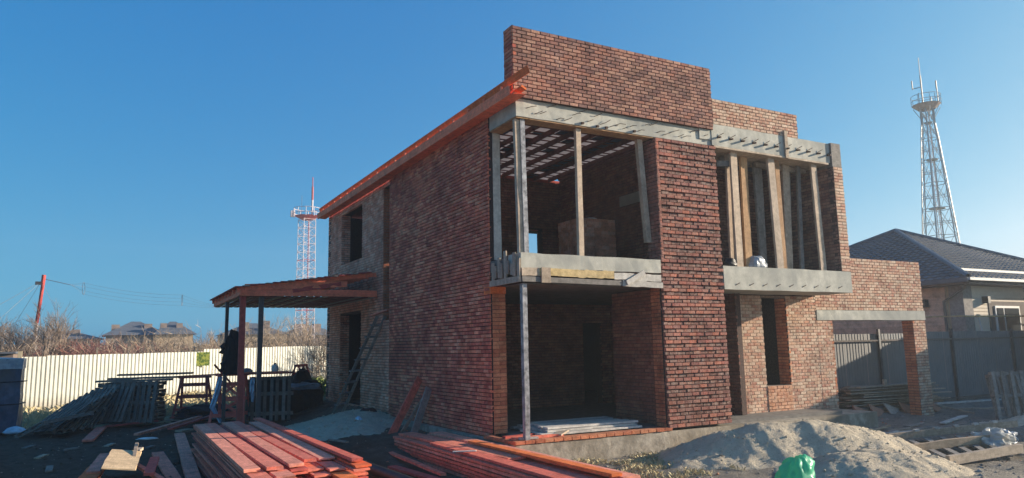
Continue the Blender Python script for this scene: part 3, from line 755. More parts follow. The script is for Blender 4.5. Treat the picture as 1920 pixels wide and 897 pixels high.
# pile one, left foreground
G1 = 'red boards stacked in the left foreground pile'
nl = 15
tops = [(-6.02,-4.02,4.0,.27,'topmost sunlit red board at the left edge of the left pile'),
        (-5.70,-4.05,4.1,.27,'second topmost board from the left on the left red pile'),
        (-5.36,-3.95,4.15,.26,'third topmost board from the left on the left red pile'),
        (-5.06,-3.55,4.2,.22,'fourth topmost board from the left on the left red pile'),
        (-4.42,-3.95,4.9,.20,'narrow top board along the right edge of the left red pile')]
for (x, ya, yb, w, lab) in tops:
    rb((x, ya, .30 + rr.uniform(0,.012)), (x + rr.uniform(-.04,.16), yb, .28), w - .03, .05, 'red_wood', lab, G1, roll=rr.uniform(-.03,.03))
for L in range(nl):
    z = .245 - L*.054
    for c in range(6):
        if rr.random() < .10 and L < 3: continue
        xx = -5.95 + c*.31 + rr.uniform(-.04,.04) + (.05 * L/nl if c == 5 else 0)
        ya = -4.2 + rr.uniform(-.45,.65) + (.6 if c == 4 and L < 2 else 0); yb = 4.0 + rr.uniform(-.3,.45)
        col = ['left edge', 'left half', 'middle', 'middle', 'right half', 'right edge'][c]
        lay = 'upper' if L < 4 else ('middle' if L < 8 else 'bottom')
        rb((xx, ya, z+rr.uniform(-.006,.006)), (xx+rr.uniform(-.05,.08), yb, z+rr.uniform(-.006,.006)), .265, .034, 'red_wood' if rr.random() < .7 else rr.choice(['dark_red_wood', 'orange_wood']),
           'red board in layer %s, column %s of the left foreground pile, counted from top left' % (ORD[L], ORD[c]), G1)
for yb_ in (-3.3, .2, 3.4):
    pass
rb((-4.35, -3.9, -.02), (-4.2, 3.0, -.06), .26, .05, 'red_wood', 'lower red board sticking out along the right side of the left pile', G1)
rb((-4.15, -3.6, -.30), (-3.95, 2.0, -.34), .26, .05, 'red_wood', 'lowest red board on the ground right of the left pile', G1)
# loose boards left of the pile
rb((-6.75, -1.2, -.42), (-6.0, 9.2, -.40), .26, .06, 'red_wood', 'long pink red board lying on the ground beside the left pile', None, 'red_plank') if False else None
rb((-6.42, -.6, -.45), (-5.98, 8.9, -.38), .28, .06, 'red_wood', 'long pinkish board on the ground just left of the left pile', None)
rb((-6.70, -.5, -.42), (-6.80, 4.5, -.36), .26, .06, 'red_wood', 'shorter pinkish board on the ground, second left of the left pile', None)
rb((-8.38, 9.7, -.47), (-8.05, 13.3, -.42), .30, .06, 'red_wood', 'short reddish board lying alone in the shade before the pallets', None)
rb((-7.1, 10.1, -.42), (-4.9, 13.9, -.30), .16, .07, 'red_wood', 'thin red board running toward the sawhorses in the shaded yard', None)
rb((-6.1, 11.0, -.40), (-4.6, 13.4, -.26), .18, .06, 'dark_red_wood', 'dark red board beside the sawhorses, half on another board', None)
rb((-8.0, 13.6, -.42), (-6.3, 14.2, -.38), .16, .06, 'dark_red_wood', 'dull red board lying at the foot of the pallet stack', None)
rb((-5.9, 10.4, -.44), (-5.5, 10.7, -.44), .3, .06, 'raw_wood', 'small square offcut on the dark ground by the thin red board', None)
# scraps in the lower left corner
sc = [((-8.25,-1.3,-.08),(-7.85,1.0,.08),.30,'orange_wood','orange red board end in the lower left scrap heap'),
      ((-8.1,-.6,.0),(-7.9,.9,.12),.22,'red_wood','red board lying across the lower left scrap heap'),
      ((-8.5,-1.6,-.22),(-8.1,-.4,-.14),.26,'raw_wood','pale board end at the left tip of the lower left scrap heap'),
      ((-7.65,-.3,.10),(-7.3,1.3,.14),.10,'raw_wood','thin raw slat at the back of the lower left scrap heap'),
      ((-7.45,.1,.12),(-7.38,1.1,.26),.06,'raw_wood','short stick pointing up from the lower left scrap heap'),
      ((-7.25,-1.2,-.02),(-7.05,.9,-.02),.16,'dark_red_wood','dark red board right of the plywood piece in the scrap heap'),
      ((-7.0,-1.6,-.12),(-7.4,.5,-.06),.10,'red_wood','thin red strip at the right of the lower left scrap heap')]
for (p, q, w, mk, lab) in sc: tag(board('scrap_board', p, q, w, .05, M[mk]), lab, 'board', 'scraps in the lower left corner')
tag(board('plywood_piece', (-7.72, -1.3, .12), (-7.55, .85, .17), .52, .02, M['ply_light'], roll=.14), 'curled tan plywood piece on top of the lower left scrap heap', 'plywood')
# pile two, centre foreground
G2 = 'red boards stacked in the centre foreground pile'
for L in range(6):
    z = -.17 - L*.075
    for c in range(4):
        xx = -1.45 + c*.30 + rr.uniform(-.03,.03); ya = -5.8 + rr.uniform(-.2,.3); yb = 2.2 + rr.uniform(-.15,.15)
        rb((xx, ya, z), (xx+rr.uniform(-.03,.03), yb, z), .275, .055, 'red_wood', 'red board in layer %s, column %s of the centre foreground pile, counted from top left' % (ORD[L], ORD[c]), G2)
rb((-1.42, -5.7, -.10), (-1.36, .1, -.10), .30, .05, 'red_wood', 'sunlit top board along the left edge of the centre pile', G2)
rb((-.98, -3.0, -.10), (-1.25, 2.3, -.10), .42, .05, 'red_wood', 'wide dusty pink top board at the back of the centre pile', G2)
rb((-.50, -5.9, -.09), (-.62, 1.9, -.09), .34, .055, 'red_wood', 'long top board along the right edge of the centre pile', G2)
rb((-.72, -5.8, -.035), (-.80, -.6, -.035), .20, .05, 'orange_wood', 'bright orange red board resting on top of the centre pile', G2)
tag(board('wood_chip', (-1.75, -1.7, -.05), (-1.35, -1.95, -.04), .10, .015, M['pale_wood']), 'pale splinter of wood lying on the centre pile', 'wood chip')
rb((-2.05, -1.9, -.44), (-1.95, 1.6, -.42), .12, .05, 'red_wood', 'thin red strip on the ground left of the centre pile', None)
tag(board('red_plank', (-2.45, 0.0, -.5), (-2.0, -4.5, -.5), .2, .05, M['dark_red_wood']), 'dull plank lying on soil between the two big piles', 'plank')
rr2 = random.Random(44)
OFF = [('brown','raw_wood'),('grey','grey_wood'),('red','red_wood'),('dark','dark_wood')]
for k, (x, y) in enumerate([(-9.4,6.5),(-8.9,8.0),(-7.6,6.2),(-9.0,4.0),(-7.9,8.6),(-6.9,7.4),(-3.7,7.6),(-3.0,9.0),(-2.5,3.2),(-9.9,9.2)]):
    a = rr2.uniform(0, 3.1); l = rr2.uniform(.25, .8); cn, mk = OFF[k % 4]
    tag(board('offcut', (x, y, gz(x,y)+.04), (x+l*cos(a), y+l*sin(a), gz(x,y)+.05), rr2.uniform(.08,.16), .04, M[mk]), '%s offcut on the dark yard soil, %s from the left edge of the yard' % (cn, ORDN[k]), 'offcut', 'offcuts lying on the dark yard soil')
# black pipe
tag(MB().tube([(-3.55, 3.6, -.43), (-3.35, 1.9, -.40), (-3.1, -.2, -.41), (-2.95, -2.2, -.43), (-2.9,-4,-.45)], .11, 10, True).build('drain_pipe', M['black_plastic'], smooth=True), 'black plastic pipe lying between the two timber piles', 'pipe')

# planks stacked in the terrace room
G3 = 'pale planks stacked on the terrace floor'
rr = random.Random(4)
for L in range(3):
    for c in range(8 - L):
        y = -1.05 + c*.23 + L*.10
        x0 = .72 + L*.14 + c*.02 + rr.uniform(-.08,.06); x1 = 3.75 - L*.12 + rr.uniform(-.25,.1)
        lab = 'pale plank number %s from the front in the %s layer of the terrace stack' % (ORD[c], ['bottom', 'middle', 'top'][L])
        tag(board('pale_plank', (x0, y, .04 + L*.055), (x1, y + rr.uniform(-.05,.05), .04 + L*.055), .20, .045, M['pale_wood']), lab, 'plank', G3)
tag(board('red_plank', (-.1, -1.2, .03), (1.15, -1.25, .03), .16, .05, M['red_wood']), 'short red plank on the terrace floor behind the steel post', 'plank')
tag(board('red_plank', (-.15, -.9, .03), (.9, -.75, .03), .12, .05, M['dark_red_wood']), 'dark red strip on the terrace floor next to the orange wall end', 'plank')
tag(board('pale_offcut', (.0, -1.33, .03), (.45, -1.36, .03), .10, .04, M['pale_wood']), 'pale offcut at the front left corner of the terrace', 'board')
tag(board('pale_offcut', (1.0, -1.3, .04), (1.4, -1.0, .08), .2, .04, M['raw_wood']), 'brown offcut leaning on the end of the pale planks', 'board')

# ------------------------------------------------------------------ pallets and left yard
def pallet(c, rot, label, mk='dark_wood', w=1.2, d=1.0, n=7, parent_name='wooden_pallet', group='old pallets in the left yard'):
    t = bpy.data.objects.new(parent_name, None); COL.objects.link(t); t.location = c; t.rotation_euler = rot; t.empty_display_size = .2
    tag(t, label, 'pallet', group)
    def pt(nm, x0,x1,y0,y1,z0,z1):
        o = bpy.data.objects.new(nm, board_mesh(M[mk])); COL.objects.link(o); o.parent = t
        o.matrix_basis = Matrix.Translation(((x0+x1)/2,(y0+y1)/2,(z0+z1)/2)) @ Matrix.Diagonal((x1-x0, y1-y0, z1-z0, 1))
    def pty(nm, x0,x1,y0,y1,z0,z1):
        o = bpy.data.objects.new(nm, board_mesh(M[mk])); COL.objects.link(o); o.parent = t
        o.matrix_basis = Matrix.Translation(((x0+x1)/2,(y0+y1)/2,(z0+z1)/2)) @ Matrix.Rotation(pi/2,4,'Z') @ Matrix.Diagonal((y1-y0, x1-x0, z1-z0, 1))
    for k in range(3): pt('stringer', -w/2, w/2, -d/2 + k*(d-.1)/2, -d/2 + k*(d-.1)/2 + .1, .02, .11)
    for k in range(n):
        x = -w/2 + k*(w-.12)/(n-1); pty('slat', x, x+.12, -d/2-.02, d/2+.02, .112, .135)
    for k in range(3):
        x = -w/2 + k*(w-.12)/2; pty('bottom_slat', x, x+.12, -d/2, d/2, -.005, .018)
    return t
rr = random.Random(9)
# the upright stack
for k in range(10):
    nm = ['bottom', 'second', 'third', 'fourth', 'fifth', 'sixth', 'seventh', 'eighth', 'ninth', 'topmost'][k]
    pallet((-7.15 + rr.uniform(-.07,.07), 15.4 + rr.uniform(-.05,.05), -.50 + k*.15), (0, 0, -.5 + rr.uniform(-.08,.08)), '%s pallet from the ground in the tall dark stack' % nm if k < 9 else 'topmost pallet of the tall dark stack', w=1.9, d=1.3)
for k, (x0, x1, z) in enumerate(((-8.5, -5.9, 1.05), (-8.1, -5.7, 1.13), (-7.8, -5.2, 1.26))):
    tag(board('dark_plank', (x0+.2, 15.2+.3, z), (x1, 14.2+.1, z+.02), .3, .07, M['dark_wood']), ['dark plank on the left side on top of the pallet stack', 'second dark plank laid across the pallet stack', 'long dark plank sticking out right on top of the pallet stack'][k], 'plank')
pallet((-6.95, 14.25, .28), (radians(78), 0, -.5), 'dark pallet standing on edge against the front of the stack', w=1.3, d=1.4)
pallet((-7.7, 14.5, .25), (radians(62), 0, -.6), 'dark pallet leaning steeply at the left front of the stack', w=1.2, d=1.4)
for k in range(5):
    pallet((-8.35 - k*.22, 14.0 - k*.22, .12 - k*.05), (radians(50 - k*5), radians(-4), radians(-52)), ['first', 'second', 'third', 'fourth', 'fifth'][k] + ' leaning pallet left of the tall stack, counted from the stack', w=1.3, d=1.6)
pallet((-9.35, 12.6, -.25), (radians(20), radians(5), radians(-140)), 'grey pallet lying almost flat at the far left of the pallets', mk='grey_wood', w=1.7, d=1.4, n=6)
# wrapped load at the left frame edge
t = empty('wrapped_load', (-11.3, 15.2, -.5), 'tall load wrapped in navy tarpaulin at the left edge', 'wrapped load')
def drape(name, parent, sx, sy, sz, mat, seed, off=(0,0,0), fold=.06):
    mb = MB(); vs = []; fs = []; n = 48; nz = 20
    for j in range(nz+1):
        z = sz*j/nz
        for i in range(n):
            a = 2*pi*i/n; c, s_ = cos(a), sin(a); k = 1/max(abs(c), abs(s_))
            r = k*(.97) ; p = Vector((c*r*sx/2, s_*r*sy/2, z))
            nn = Vector((c, s_, 0)); p += nn*fold*(noise.noise(Vector((p.x*1.8+seed, p.y*1.8, z*.9 + p.x)))*1.6 + abs(noise.noise(Vector((p.x*4, p.y*4+seed, z*3))))*.6)
            vs.append(p + Vector(off))
    for j in range(nz):
        for i in range(n): fs.append((j*n+i, j*n+(i+1)%n, (j+1)*n+(i+1)%n, (j+1)*n+i))
    top = nz*n; vs.append(Vector((0,0,sz+.05)) + Vector(off)); ti = len(vs)-1
    for i in range(n): fs.append((top+i, top+(i+1)%n, ti))
    mb.add(vs, fs); return mb.build(name, mat, parent)
drape('tarpaulin', t, 1.5, 1.3, 2.42, M['tar'], 2)
drape('plastic_cap', t, 1.55, 1.35, .35, M['grey_film'], 5, (0,0,2.10), .04)
for z in (.9, 1.65): MB().tube([(-.8,-.72,z),(.82,-.72,z+.03),(.82,.7,z),(-.8,.7,z),(-.8,-.72,z)], .02, 5).build('strap', M['black_plastic'], t)
blob('plastic_sheet', (-10.55, 14.0, -.5), (.32,.25,.14), M['blue_film'], 12, 'pale blue plastic heap at the foot of the wrapped load', 'plastic')

# sawhorses
def trestle(c, rz, w, h, d, mk, label, braces=True):
    t = empty('sawhorse', c, label, 'sawhorse', 'red sawhorses in the yard', rz)
    def B(nm, p, q, ww, tt, up=(0,1,0)):
        board(nm, Vector(t.location) + Matrix.Rotation(rz,3,'Z') @ Vector(p), Vector(t.location) + Matrix.Rotation(rz,3,'Z') @ Vector(q), ww, tt, M[mk], parent=t, up=Matrix.Rotation(rz,3,'Z') @ Vector(up))
    for sx in (-1, 1):
        for sy in (-1, 1): B('leg', (sx*w/2*1.12, sy*d/2, 0), (sx*w/2*.85, sy*.06, h), .09, .05)
    for k, z in enumerate((.18, .5, .8)):
        ww = w*(1.1 - .25*z)
        for sy in (-1, 1): B('rail', (-ww/2, sy*(d/2*(1-z/1.0)+.06), z*h), (ww/2, sy*(d/2*(1-z/1.0)+.06), z*h), .03, .13, (0,0,1))
    B('top_beam', (-w/2-.05, 0, h), (w/2+.05, 0, h), .14, .10, (0,0,1))
    if braces:
        for (z0, z1) in ((.2,.5),(.52,.9)):
            B('brace', (-w*.42, -d*.33*(1-z0)-.09, z0*h), (w*.4, -d*.33*(1-z1)-.09, z1*h), .09, .03)
            B('brace', (w*.42, -d*.33*(1-z0)-.12, z0*h), (-w*.4, -d*.33*(1-z1)-.12, z1*h), .09, .03)
    return t
trestle((-4.0, 12.75, -.5), -.45, 1.05, 1.72, 1.0, 'brick_pink', 'red sawhorse with crossed braces in front of the canopy bench')
trestle((-4.85, 17.0, -.5), -.4, 1.15, 1.55, .9, 'dark_red_wood', 'dark red sawhorse under the left end of the long board', False)
trestle((-.75, 16.3, -.35), .9, .9, 1.75, 1.3, 'dark_red_wood', 'red trestle standing by the corner of the annex')
tag(board('red_plank', (-5.95, 15.2, 1.13), (-3.3, 12.9, 1.25), .26, .06, M['red_wood']), 'long red board laid across both sawhorses', 'plank')
tag(board('thin_board', (-4.65, 12.6, 1.60), (-4.05, 12.6, .9), .07, .04, M['red_wood'], up=(0,1,0)), 'thin red slat sticking up beside the braced sawhorse', 'board')
def ribbon(pts, ws, mat, label):
    mb = MB(); vs = []; n = 20; m_ = 5
    for i in range(n+1):
        t = i/n*(len(pts)-1); k = min(int(t), len(pts)-2); p = Vector(pts[k]).lerp(Vector(pts[k+1]), t-k); w = ws[k]*(1-t+k) + ws[k+1]*(t-k)
        for j in range(m_+1): vs.append(p + Vector(((j/m_-.5)*w, .05*sin(j*2.1+i*.4) + .04*noise.noise(Vector((i*.6, j, 1))), 0)))
    fs = [(i*(m_+1)+j, i*(m_+1)+j+1, (i+1)*(m_+1)+j+1, (i+1)*(m_+1)+j) for i in range(n) for j in range(m_)]
    mb.add(vs, fs); return tag(mb.build('plastic_strip', mat), label, 'plastic')
ribbon([(-4.42,12.65,1.15),(-4.52,12.6,.6),(-4.66,12.55,.1),(-4.5,12.5,-.2),(-4.35,12.45,-.45)], [.14,.18,.22,.12,.16], M['blue_film'], 'light blue plastic strip hanging on the left of the sawhorse')
ribbon([(-3.42,12.05,1.1),(-3.42,12.0,.6),(-3.4,12.0,.25)], [.14,.18,.04], M['blue_film'], 'small pale strip of plastic hanging on the dark bench front')
# bench built of dark upright pallets under the canopy
T = empty('work_bench', (-2.8, 12.6, -.5), 'dark work bench of upright pallets with red top under the canopy', 'bench')
tb = T.location
for i in range(7):
    x = -3.35 + i*.2 + (.02 if i % 2 else 0); board('upright', (x, 12.3 - (x+3.3)*.35, -.45), (x, 12.3 - (x+3.3)*.35, 1.12), .11, .04, M['grey_wood'] if i in (3,5) else M['dark_wood'], parent=T, up=(0,1,0))
for z in (-.2, .5, 1.05): board('rail', (-3.45, 12.42, z), (-2.0, 11.9, z), .06, .13, M['dark_wood'], parent=T)
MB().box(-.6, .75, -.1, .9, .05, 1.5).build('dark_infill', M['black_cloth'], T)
board('bench_top', (-4.3, 13.1, 1.22), (-2.0, 12.1, 1.24), .75, .06, M['dark_red_wood'], parent=T)
board('bench_top', (-4.2, 12.6, 1.27), (-2.2, 11.9, 1.28), .3, .05, M['red_wood'], parent=T)
c = empty('white_canister', (-2.62, 12.2, 1.30), 'small white canister with black cap on the bench top', 'canister')
blob('body', (0,0,0), (.13,.11,.18), M['white_film'], 1, None, None, .05, 1, parent=c)
MB().tube([(0,0,.24),(0,0,.30)], .05, 10, True).build('cap', M['black_plastic'], c)
blob('plastic_bag', (-3.55, 12.4, 1.28), (.18,.14,.10), M['grey_film'], 19, 'pale crumpled bag lying on the bench beside the red post', 'bag')
c = empty('glass_jar', (-4.0, 12.8, 1.3), 'small glass jar on the bench between the canopy posts', 'jar')
MB().tube([(0,0,0),(0,0,.2)], .09, 10, True).build('body', M['clear_film'], c); MB().tube([(0,0,.2),(0,0,.23)], .095, 10, True).build('lid', M['white_film'], c)
# covered sacks behind the bench
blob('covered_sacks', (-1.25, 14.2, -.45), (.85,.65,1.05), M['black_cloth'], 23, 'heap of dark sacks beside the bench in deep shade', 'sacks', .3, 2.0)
blob('plastic_sheet', (-1.25, 13.9, .52), (.70,.5,.16), M['grey_film'], 24, 'blue grey film spread over the heap of sacks', 'plastic', .5, 2.4)
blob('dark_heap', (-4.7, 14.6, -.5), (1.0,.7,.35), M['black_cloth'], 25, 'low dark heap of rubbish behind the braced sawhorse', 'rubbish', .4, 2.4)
for k in range(6):
    tag(board('dark_board', (-6.0+k*.15, 14.4+k*.3, -.4+k*.06), (-3.9+k*.1, 13.5+k*.35, -.38+k*.07), .2, .05, M['dark_red_wood'] if k % 2 else M['dark_wood']), 'dark board in the heap between the two sawhorses, number %s from below' % ORD[k], 'board', 'dark boards heaped between the sawhorses')
blob('small_bag', (-1.35, 6.0, -.28), (.12,.12,.22), M['blue_film'], 30, 'small blue plastic bag on the mound near the dark wall', 'bag')
blob('plastic_scrap', (-2.6, 4.9, -.45), (.16,.12,.09), M['blue_film'], 31, 'blue white plastic scrap beside the pipe end', 'scrap')
blob('plastic_scrap', (-6.85, 8.9, -.47), (.28,.10,.04), M['white_film'], 32, 'white plastic scrap on dark soil before the left pile', 'scrap')
blob('plastic_scrap', (-3.35, 5.6, -.42), (.3,.15,.1), M['grey_film'], 33, 'crumpled grey wrapper beside the back of the left pile', 'scrap')
blob('black_bucket', (-.55, 7.6, -.12), (.3,.2,.2), M['black_plastic'], 34, 'black crushed tub at the foot of the dark wall', 'tub', .2)

# ------------------------------------------------------------------ sand heaps
def heap(name, cx_, cy_, rx, ry, h, fn, label, base=None, n=110, rot=0):
    mb = MB(); vs = []; fs = []
    for j in range(n+1):
        for i in range(n+1):
            u = -1.25 + 2.5*i/n; v = -1.25 + 2.5*j/n
            x = cx_ + (u*cos(rot) - v*sin(rot))*rx; y = cy_ + (u*sin(rot) + v*cos(rot))*ry
            k = fn(u, v); z0 = gz(x, y) - .04
            z = z0 + h*k
            z += (.045*noise.noise(Vector((x*1.6, y*1.6, 1))) + .016*noise.noise(Vector((x*7, y*7, 4))) + .018*noise.noise(Vector((x*21, y*21, 4))))*sm(0, .25, k) - .06*(1 - sm(0, .05, k))
            vs.append((x, y, z))
    for j in range(n):
        for i in range(n): fs.append((j*(n+1)+i, j*(n+1)+i+1, (j+1)*(n+1)+i+1, (j+1)*(n+1)+i))
    mb.add(vs, fs); o = tag(mb.build(name, M['sand'], smooth=True), label, 'sand')
    rr = random.Random(n); lm = MB()
    for _ in range(n*9):
        p = vs[rr.randrange(len(vs))]
        if p[2] < gz(p[0], p[1]) + .03 and rr.random() < .6: continue
        q = .010*(5.0**(rr.random()**2)); c = Vector(p) + Vector((0,0,q*.4))
        lm.add([c + Vector(d)*q*rr.uniform(.6,1.2) for d in ((1,0,0),(-1,0,0),(0,1,0),(0,-1,0),(0,0,.8),(0,0,-.8))], [(0,2,4),(2,1,4),(1,3,4),(3,0,4),(2,0,5),(1,2,5),(3,1,5),(0,3,5)])
    lm.build('sand_lumps', M['sand'], o, kind='stuff')
    return o
def hump(u, v): 
    r = math.hypot(u, v) * (1 + .12*noise.noise(Vector((u*2, v*2, 0))))
    return max(0, 1 - r**1.7) ** 1.15 if r < 1 else 0
def big(u, v):
    # u, v are heap coordinates: u along the crest, v across it (towards the photographer is negative)
    w = noise.noise(Vector((u*2.0, v*1.2, 5)))
    vv = v + .08*w
    prof = 1 - math.sqrt((vv/(.50 if vv < 0 else .75))**2 + .015)
    a = max(0, prof) * max(0, 1 - abs(u)**2.2)
    b = .46*hump((u-.28)*1.5, (v+.68)*1.9)
    return max(a, b) + .03*noise.noise(Vector((u*5, v*9, 2)))*min(1, a*5)
heap('sand_pile', 5.6, -3.9, 3.3, 2.8, .98, big, 'large heap of pale sand in front of the right balcony', n=170, rot=-.50)
heap('sand_pile', -1.9, 7.2, 2.1, 3.4, .42, hump, 'low shaded heap of sandy soil beside the dark brick wall', n=90)
heap('rubble_pile', 17.2, -3.2, 2.6, 1.2, .22, hump, 'low spread of rubble and lime before the portal pillar', n=60)

# green bag
def green_bag():
    mb = MB(); vs = []; fs = []; nu, nv = 40, 16
    for j in range(nv+1):
        t = j/nv
        for i in range(nu):
            a = 2*pi*i/nu
            r = (.36 - .05*t - .22*t**5) * (1 + .16*sin(3*a+2*t) + .10*noise.noise(Vector((cos(a)*2.5, sin(a)*2.5, t*2))))
            z = .62*t*(1 + .06*cos(a+.6))
            p = Vector((cos(a)*r*1.05, sin(a)*r*.8, z)) + Vector((.10*t, 0, 0))
            p += Vector((cos(a), sin(a), .4))*(.09*abs(noise.noise(Vector((p.x*5, p.y*5, z*3)))) + .035*abs(noise.noise(Vector((p.x*13, p.y*13, z*5)))) + .02*sin(a*9+z*6))
            vs.append(p)
    for j in range(nv):
        for i in range(nu): fs.append((j*nu+i, j*nu+(i+1)%nu, (j+1)*nu+(i+1)%nu, (j+1)*nu+i))
    vs.append(Vector((.1,0,.60))); fs += [(nv*nu+i, nv*nu+(i+1)%nu, len(vs)-1) for i in range(nu)]
    mb.add(vs, fs); o = mb.build('green_bag', M['green_bag'], smooth=True); return o
gb = green_bag(); gb.scale = (.86, .86, .86); gb.location = (2.25, -6.8, -.44); tag(gb, 'green plastic bag on the sand at the bottom edge', 'bag')

# ------------------------------------------------------------------ right yard
G4 = 'old boards stacked behind the garage portal'
rr = random.Random(31)
for L in range(11):
    for c in range(3):
        z = -.55 + .11 + L*.085; y = .95 + c*.26 + rr.uniform(-.05,.05)
        tag(board('old_board', (14.6 + rr.uniform(-.7,.3), y, z + rr.uniform(-.02,.02)), (19.2 + rr.uniform(-.5,.8), y + rr.uniform(-.2,.2), z - .06 + rr.uniform(-.05,.05)), .22, .035, M['raw_wood' if rr.random() < .6 else 'grey_wood']),
            'old board in layer %s, row %s of the stack behind the portal' % (ORD[L], ORD[c]), 'board', G4)
for k in range(6):
    tag(board('shuttering_panel', (14.3 + k*.82, .45, -.66), (14.42 + k*.82, .80, -.28), .78, .04, M['prop_wood' if k == 2 else 'red_ply'], up=(0,1,.6)), 'reddish panel leaning at the foot of the portal stack, number %s from the left' % ORD[k], 'panel', 'reddish panels leaning at the foot of the stack')
tag(board('short_post', (16.1, .95, .4), (16.1, .95, .62), .14, .08, M['raw_wood'], up=(0,1,0)), 'short stub of wood standing on the stack behind the portal', 'board')
tag(board('pale_plank', (17.9, .3, -.28), (21.9, -.55, -.24), .14, .05, M['pale_wood']), 'bright sunlit plank lying in front of the grey fence', 'plank')
tag(board('raw_plank', (18.0, -.3, -.42), (21.2, -1.8, -.46), .14, .05, M['raw_wood']), 'brown plank lying below the bright plank at the grey fence', 'plank')
tag(board('raw_plank', (17.6, .1, -.30), (17.9, -1.0, -.52), .12, .05, M['raw_wood']), 'short brown plank slanting down from the bright plank end', 'plank')
# upright grey pallet at the right frame edge
pallet((17.75, -2.35, .15), (radians(86), 0, radians(-20)), 'grey pallet standing upright at the right edge of the yard', mk='grey_wood', w=1.5, d=1.5, n=5, group=None)
pallet((18.2, -1.9, .1), (radians(80), 0, radians(-8)), 'second grey pallet standing behind the upright one at right', mk='grey_wood', w=1.4, d=1.4, n=5, group=None)
# wooden frame lying at lower right
Fm = empty('wooden_grid', (8.6, -6.1, -.45), 'brown timber frame of long rails and slats lying at lower right', 'timber frame')
P = lambda x, y, z: Vector((x, y, z))
board('rail', P(8.55, -3.9, -.36), P(12.9, -4.85, -.22), .10, .16, M['raw_wood'], parent=Fm)
board('rail', P(7.4, -5.1, -.40), P(10.3, -5.75, -.28), .10, .16, M['raw_wood'], parent=Fm)
board('rail', P(7.05, -6.5, -.42), P(9.3, -6.75, -.34), .10, .18, M['raw_wood'], parent=Fm)
for k in range(8):
    t_ = k/7
    a = P(8.3, -4.1, -.44).lerp(P(11.6, -4.8, -.36), t_); b = P(6.6, -6.4, -.50).lerp(P(9.2, -6.8, -.46), t_)
    board('slat', a, b, .13, .03, M['grey_wood'], parent=Fm)
for k in range(5):
    tag(board('wood_block', (9.6+k*.62, -4.18-k*.13, -.22+k*.02), (9.72+k*.62, -4.22-k*.13, -.21+k*.02), .09, .05, M['pale_wood']), 'small pale block on the rear rail of the frame, number %s from the left' % ORD[k], 'block', 'small pale blocks on the rear rail')
blob('plastic_sheet', (10.3, -5.6, -.5), (.55,.35,.24), M['clear_film'], 41, 'crumpled clear plastic sheet by the timber frame at right', 'plastic', .45, 2.6, sub=40)
blob('plastic_sheet', (11.5, -5.2, -.55), (.4,.3,.2), M['grey_film'], 42, 'dusty plastic sheet at the right edge behind the clear one', 'plastic', .5, 2.6, sub=36)
rr = random.Random(77)
pts = []
for k in range(20):
    x = rr.uniform(9.3, 16.5) if k % 2 else rr.uniform(9.2, 12.5); y = rr.uniform(-4.3, -1.4)
    if x < 12 and y > -2.2: y -= 1.2
    pts.append((x, y))
TONE = {'grey_wood': 'grey', 'raw_wood': 'brown', 'pale_wood': 'pale'}
for k, (x, y) in enumerate(sorted(pts)):
    a = rr.uniform(-.5,.3); l = rr.uniform(.7, 2.6); z = gz(x, y) + .06; mk = rr.choice(['grey_wood','raw_wood','pale_wood','grey_wood'])
    tag(board('strewn_board', (x, y, z), (x+l*cos(a), y+l*sin(a), z+rr.uniform(0,.08)), rr.uniform(.08,.18), .035, M[mk]),
        '%s %s board strewn over the right yard, %s from the left' % (('long' if l > 1.7 else 'short'), TONE[mk], (ORDN + ['thirteenth','fourteenth','fifteenth','sixteenth','seventeenth','eighteenth','nineteenth','twentieth'])[k]), 'board', 'boards strewn over the right yard')
# rubble and clods
def scatter(name, n, area, smin, smax, mat, seed, label):
    rr = random.Random(seed); mb = MB()
    for _ in range(n):
        x = rr.uniform(area[0], area[1]); y = rr.uniform(area[2], area[3]); s = smin*(smax/smin)**(rr.random()**2)
        if .2 < x < 11.9 and -1.5 < y < 15: continue
        z = gz(x, y) + s*.15
        vs = []
        for (a, b, c) in ((1,0,0),(-1,0,0),(0,1,0),(0,-1,0),(0,0,1),(0,0,-1)):
            vs.append((x + a*s*rr.uniform(.5,1.2), y + b*s*rr.uniform(.5,1.2), z + c*s*rr.uniform(.3,.8)))
        mb.add(vs, [(0,2,4),(2,1,4),(1,3,4),(3,0,4),(2,0,5),(1,2,5),(3,1,5),(0,3,5)])
    return tag(mb.build(name, mat), label, 'rubble', None, 'stuff')
scatter('clods', 2600, (-12, 0, -3, 17), .012, .07, M['dirt'], 1, 'dark clods of soil over the left yard')
scatter('rubble', 2600, (.3, 21, -8.5, 1.5), .012, .08, M['debris'], 2, 'pale broken rubble over the right yard')
scatter('wood_chips', 900, (-10, -2, -3, 14), .008, .035, M['raw_wood'], 5, 'pale wood chips and sawdust scattered over the dark yard')
scatter('wood_chips', 900, (-1, 14, -8, -1.6), .008, .04, M['raw_wood'], 6, 'wood chips scattered on the ground before the terrace')
scatter('brick_chips', 500, (-6, 16, -8, 12), .015, .06, M['brick_orange'], 7, 'broken brick chips lying over the yard')
